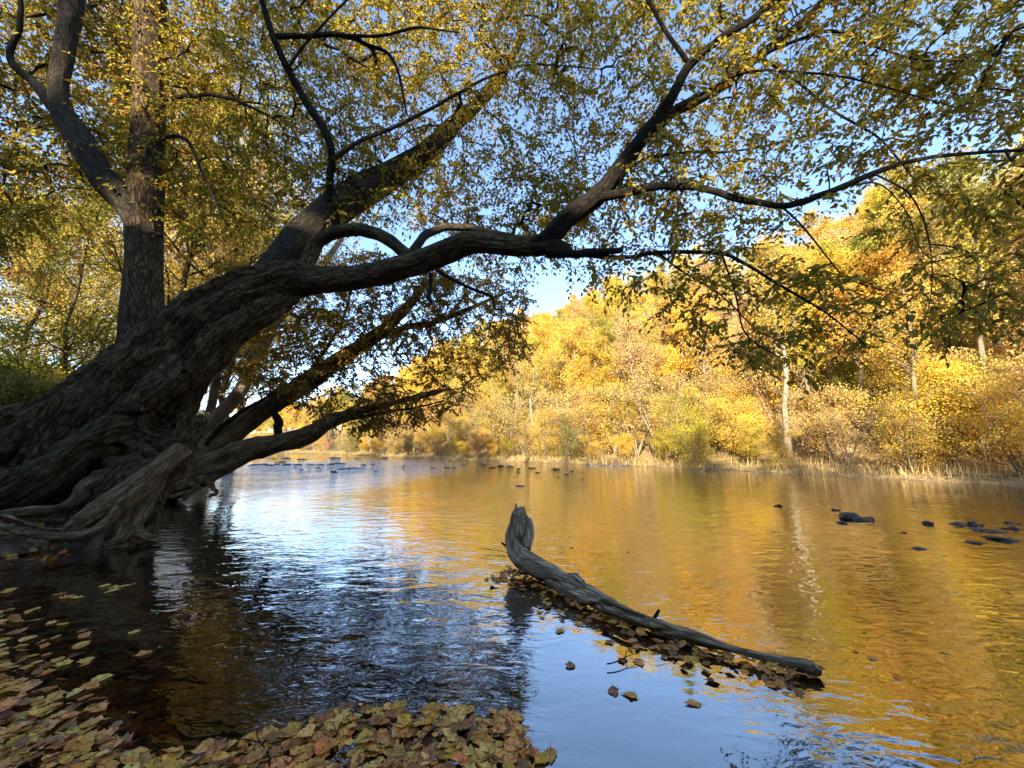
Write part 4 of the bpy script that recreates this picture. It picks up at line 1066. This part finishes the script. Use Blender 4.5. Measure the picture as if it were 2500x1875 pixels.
for i, (px, py, ln, an, rd, lb) in enumerate(((1475, 1128, 3.6, .12, .11, 'long pale driftwood trunk lying along the middle of the far bank'), (1440, 1122, 2.4, .7, .05, 'thin pale driftwood pole propped above the driftwood trunk'), (1400, 1120, 2.2, -.5, .05, 'short pale driftwood pole at the left end of the driftwood trunk'),
                                          (2440, 1170, 2.6, .15, .06, 'pale driftwood branch on the far bank at the right edge'), (2300, 1155, 2.0, -.25, .05, 'pale driftwood stick below the far bank tree on the right'), (1700, 1138, 1.8, .3, .05, 'pale driftwood stick on the far bank right of the driftwood trunk'))):
    g = G(px, py + 10)
    sx_, sy_ = 0, 0
    s_ = flen[np.argmin(np.hypot(FAR[:, 0] - g[0], FAR[:, 1] - g[1]))]
    t_ = np.array((math.cos(-.9 + an), math.sin(-.9 + an), .12 * (i % 3)))
    ctr = np.array((g[0], g[1], 0)) + np.array((.78, .62, 0)) * .5; ctr[2] = gz(ctr[0], ctr[1]) + rd * .6
    q = np.linspace(-.5, .5, 9)[:, None]
    pp = ctr + t_ * ln * q + np.array((0, 0, .06)) * np.sin(q * 7) ; pp[:, 2] = np.maximum(pp[:, 2], ground_z(pp) + rd * .5)
    B = Bag(); B.tube(pp - ctr, rd * np.linspace(1.1, .55, 9), seg=8, gnarl=.25, seed=i)
    add('driftwood_pole', B.mesh('driftwood_pole', M_PALE), label=lb, cat='driftwood', group='driftwood on the far bank', loc=ctr)

# ================================================================== fallen leaves
def fallen_mesh(seed, lobed):
    g = np.random.default_rng(seed)
    nu, nv = 10, 3
    u = np.linspace(0, 1, nu)
    W = np.interp(u, [0, .1, .32, .55, .8, 1], [.02, .2, .40, .34, .13, .005]) * g.uniform(.6, 1.0)
    if lobed: W = np.interp(u, [0, .1, .2, .33, .42, .6, .68, .82, 1], [.02, .2, .46, .34, .3, .52, .26, .18, .01]) * g.uniform(.85, 1.1)
    curl, bend, side = g.uniform(-.3, .9), g.uniform(-.5, .9), g.uniform(-.25, .25)
    sw = g.uniform(-.12, .12)
    pts, loc = [], []
    for i, a in enumerate(u):
        for b in (-1, 0, 1):
            w_ = W[i] * (1 + .1 * g.normal())
            x = b * w_ + sw * math.sin(a * 3.1); y = a - .5 - abs(b) * .04
            z = curl * (b * w_)**2 * 1.7 + bend * (a - .5)**2 * .8 + side * b * w_ * (a - .3) + .035 * g.normal() * abs(b) + .06 * abs(b)
            pts.append((x, y, z)); loc.append((b * w_, a, 0))
    z0 = pts[1][2]; n0 = len(pts); st = g.uniform(.15, .45); sx = g.uniform(-.2, .2)   # the stalk
    for f, w_ in ((0, .016), (.55, .012), (1, .012)):
        for b in (-1, 1):
            pts.append((b * w_ + sx * f * f, -.5 - st * f, z0 * (1 - f) + .01)); loc.append((.02, .5, 0))
    pts = np.array(pts); pts[:, 2] -= pts[:, 2].min()
    i, j = np.meshgrid(np.arange(nu - 1), np.arange(nv - 1), indexing='ij')
    a = (i * nv + j).ravel()
    q = np.stack([a, a + 1, a + nv + 1, a + nv], -1)
    q = np.vstack([q, [[n0, n0 + 1, n0 + 3, n0 + 2], [n0 + 2, n0 + 3, n0 + 5, n0 + 4]]])
    return pts, q, np.array(loc)
FL = [fallen_mesh(40 + i, i % 3 == 2) for i in range(14)]
FCOL = {'tan': (.78, .36, .085), 'olive yellow': (.74, .41, .06), 'pale yellow': (.88, .55, .13), 'orange brown': (.72, .28, .045), 'brown': (.38, .165, .05), 'golden yellow': (.68, .4, .04), 'dark red': (.15, .04, .025)}
FMAT = {k: leaf_mat('fallen_' + k.replace(' ', '_'), c, trans=.18, rough=.5, vary=.35, spots=.7, gloss=.4) for k, c in FCOL.items()}
FDATA = {}
def fdata(i, c):
    if (i, c) not in FDATA:
        p, q, l_ = FL[i]
        FDATA[(i, c)] = mesh_from('fallen_leaf', p, [q], FMAT[c], col=np.ones((len(p), 3)), vec=l_)
    return FDATA[(i, c)]
names, fw = list(FCOL), np.array([5, 2.6, 2.4, 1.4, 4.2, .6, .3])
specs = []                                            # x, y, z, size, rot, tilt x, tilt y, shape, colour, place
def fall(px, py, z, size, tilt, place, cw=None):
    p = G(px, py, 0.0)
    cw_ = fw if cw is None else np.array(cw)
    specs.append((p[0], p[1], z, size, rng.uniform(0, 6.28), rng.normal(0, tilt), rng.normal(0, tilt), int(rng.integers(14)), names[rng.choice(7, p=cw_ / cw_.sum())], place))
LOGP, _ = limb(lrows, 5)
for _ in range(1150):                                 # raft at the viewer's feet
    px, py = rng.uniform(-40, 1290), rng.uniform(1700, 1960)
    edge = np.interp(px, [-40, 250, 380, 480, 600, 700, 780, 900, 1150, 1270, 1290], [1770, 1800, 1830, 1830, 1800, 1775, 1735, 1718, 1730, 1745, 1790])
    if py < edge + rng.exponential(9) - 3: continue
    fall(px, py, .004 + .02 * rng.random() * sstep(0, 60, py - edge), rng.uniform(.03, .105), .12, 'raft')
for _ in range(330):                                  # drifting in the dark shallows, lower left
    px, py = rng.uniform(-60, 330), rng.uniform(1440, 1800)
    if px > np.interp(py, [1440, 1550, 1650, 1800], [20, 230, 220, 330]) * rng.uniform(.35, 1.1): continue
    fall(px, py, .001 + .008 * rng.random(), rng.uniform(.05, .105), .1, 'left')
for (a, b) in ((140, 1455), (165, 1460), (190, 1462), (255, 1432), (275, 1436), (300, 1434), (270, 1447), (320, 1430), (200, 1580), (245, 1663), (330, 1545), (345, 1600)): fall(a, b, .005, .1, .06, 'left', [2, 2, 4, 1, 1, .5, 0])
for _ in range(330):                                  # caught along the near side of the log
    t = rng.random()**.9
    k = t * (len(LOGP) - 22) + 14
    c = LOGP[int(k)]
    off = rng.exponential(.13) + .01
    if off > .42: continue
    x, y = c[0] - .72 * off + rng.normal(0, .04), c[1] - .75 * off + rng.normal(0, .05)
    px, py, _d = project((x, y, 0)); fall(px, py, .003 + .03 * rng.random() * (off < .15), rng.uniform(.04, .085), .22, 'log', [4, 1.5, .8, 2.2, 5, .25, .5])
for (a, b) in ((1390, 1624), (1365, 1542), (1560, 1620), (1690, 1720), (1500, 1693), (1535, 1700), (1320, 1860), (1345, 1850), (1300, 1835), (1700, 1602), (1640, 1590), (1655, 1575)): fall(a, b, .004, .085, .06, 'single', [3, 1, 1, 3, 2, 1.2, 0])
for _ in range(420):                                  # litter on the bank among the roots
    px, py = rng.uniform(-40, 190), rng.uniform(1245, 1330)
    p = G(px, py, .45)
    specs.append((p[0], p[1], gz(p[0], p[1]) + .01 + .03 * rng.random(), rng.uniform(.06, .12), rng.uniform(0, 6.28), rng.normal(0, .3), rng.normal(0, .3), int(rng.integers(14)), names[rng.choice(7, p=fw / fw.sum())], 'bank'))
for _ in range(700):                                  # sunken leaves on the silt, seen through the shallow water
    px, py = rng.uniform(-60, 420), rng.uniform(1430, 1870)
    fall(px, py, -.012 - .02 * rng.random(), rng.uniform(.05, .1), .08, 'sunk', [3, .6, .4, 1.5, 6, .1, .3])
for _ in range(26):
    px, py = rng.uniform(1300, 2480), rng.uniform(1240, 1700)
    if py < 1420 or px > 1900: fall(px, py, .002, rng.uniform(.04, .07), .05, 'river', [3, 1, 1.5, 2, 2, 1, 0])
PHR = {'river': 'drifting on the open river', 'raft': 'in the near leaf raft', 'left': 'drifting in the dark shallows at the lower left', 'log': 'caught against the driftwood log', 'single': 'floating alone on the calm water by the log', 'bank': 'in the litter among the tree roots'}
A = np.array([s[:3] for s in specs]); sz = np.array([s[3] for s in specs])
px, py, dep = project(A)
vis = (px > -20) & (px < 2520) & (py < 1890)
rank = np.where(vis & (A[:, 2] > 0), sz / dep * (1 + .6 * (A[:, 2] - .01) / .05), 0)
top = set(np.argsort(-rank)[:290]) | {i for i, s in enumerate(specs) if s[9] == 'single'}
ZK = {'raft': .6, 'left': .5, 'log': .4, 'single': .3, 'bank': .9, 'sunk': .4, 'river': .3}
rv, rf, rc, rl_, n_ = [], [], [], [], 0
for i, (x, y, z, size, rot, tx, ty, sh, c, place) in enumerate(specs):
    if i in top:
        o = bpy.data.objects.new('fallen_leaf', fdata(sh, c)); COL.objects.link(o)
        o.location = (x, y, z); o.rotation_euler = (tx, ty, rot); o.scale = (size, size, size * ZK[place])
        big_ = 'large' if size > .088 else ('small' if size < .07 else 'middling')
        where = PHR[place]
        if place == 'raft': where = where + (', left end' if px[i] < 430 else ', middle' if px[i] < 860 else ', right end')
        tag(o, '%s %s %s fallen leaf %s' % (big_, 'lobed' if sh % 3 == 2 else 'oval', c, where), 'leaf', 'fallen leaves ' + PHR[place])
    else:
        p, q, l_ = FL[sh]
        rl_.append(l_)
        m = np.array(Matrix.Rotation(rot, 3, 'Z') @ Matrix.Rotation(ty, 3, 'Y') @ Matrix.Rotation(tx, 3, 'X'))
        rv.append((p * (1, 1, ZK[place])) @ m.T * size + (x, y, z)); rf.append(q + n_); rc.append(np.tile(FCOL[c], (len(p), 1))); n_ += len(p)
M_FALL = leaf_mat('fallen_mixed', None, trans=.18, rough=.5, vary=.35, spots=.7, gloss=.4)
add('leaf_litter', mesh_from('leaf_litter', np.vstack(rv), [np.vstack(rf)], M_FALL, col=np.vstack(rc), vec=np.vstack(rl_)), label='small fallen leaves filling the gaps between the larger ones', cat='leaves', kind='stuff')

# ================================================================== small sticks lodged on the water
for i, (a, b, ln, an, lb) in enumerate(((1520, 1622, .22, .4, 'thin dark forked twig floating in front of the log'), (1655, 1585, .3, 1.0, 'pale thin stick standing out of the leaves beside the log'), (1060, 1790, .28, .9, 'pale broken twig lying across the right end of the leaf raft'), (640, 1840, .25, 2.3, 'dark twig lying on the middle of the leaf raft'), (1210, 1350, .5, 2.6, 'dark stick caught at the foot of the upturned log end'))):
    g_ = G(a, b); q = np.linspace(-.5, .5, 6)[:, None]
    pp = np.array((math.cos(an), math.sin(an), .06)) * ln * q + np.array((-math.sin(an), math.cos(an), 0)) * .04 * ln * np.sin(q * 6)
    B = Bag(); B.tube(pp, np.linspace(.0042, .002, 6), seg=5, gnarl=.1, seed=i)
    B.tube(np.array([pp[3], pp[3] + np.array((math.cos(an + .7), math.sin(an + .7), .1)) * ln * .2, pp[3] + np.array((math.cos(an + .8), math.sin(an + .8), .12)) * ln * .36]), np.array((.003, .0025, .0015)), seg=4)
    add('twig', B.mesh('twig', M_PALE if 'pale' in lb else M_TWIG), label=lb, cat='twig', group='twigs caught on the near water', loc=(g_[0], g_[1], .03))
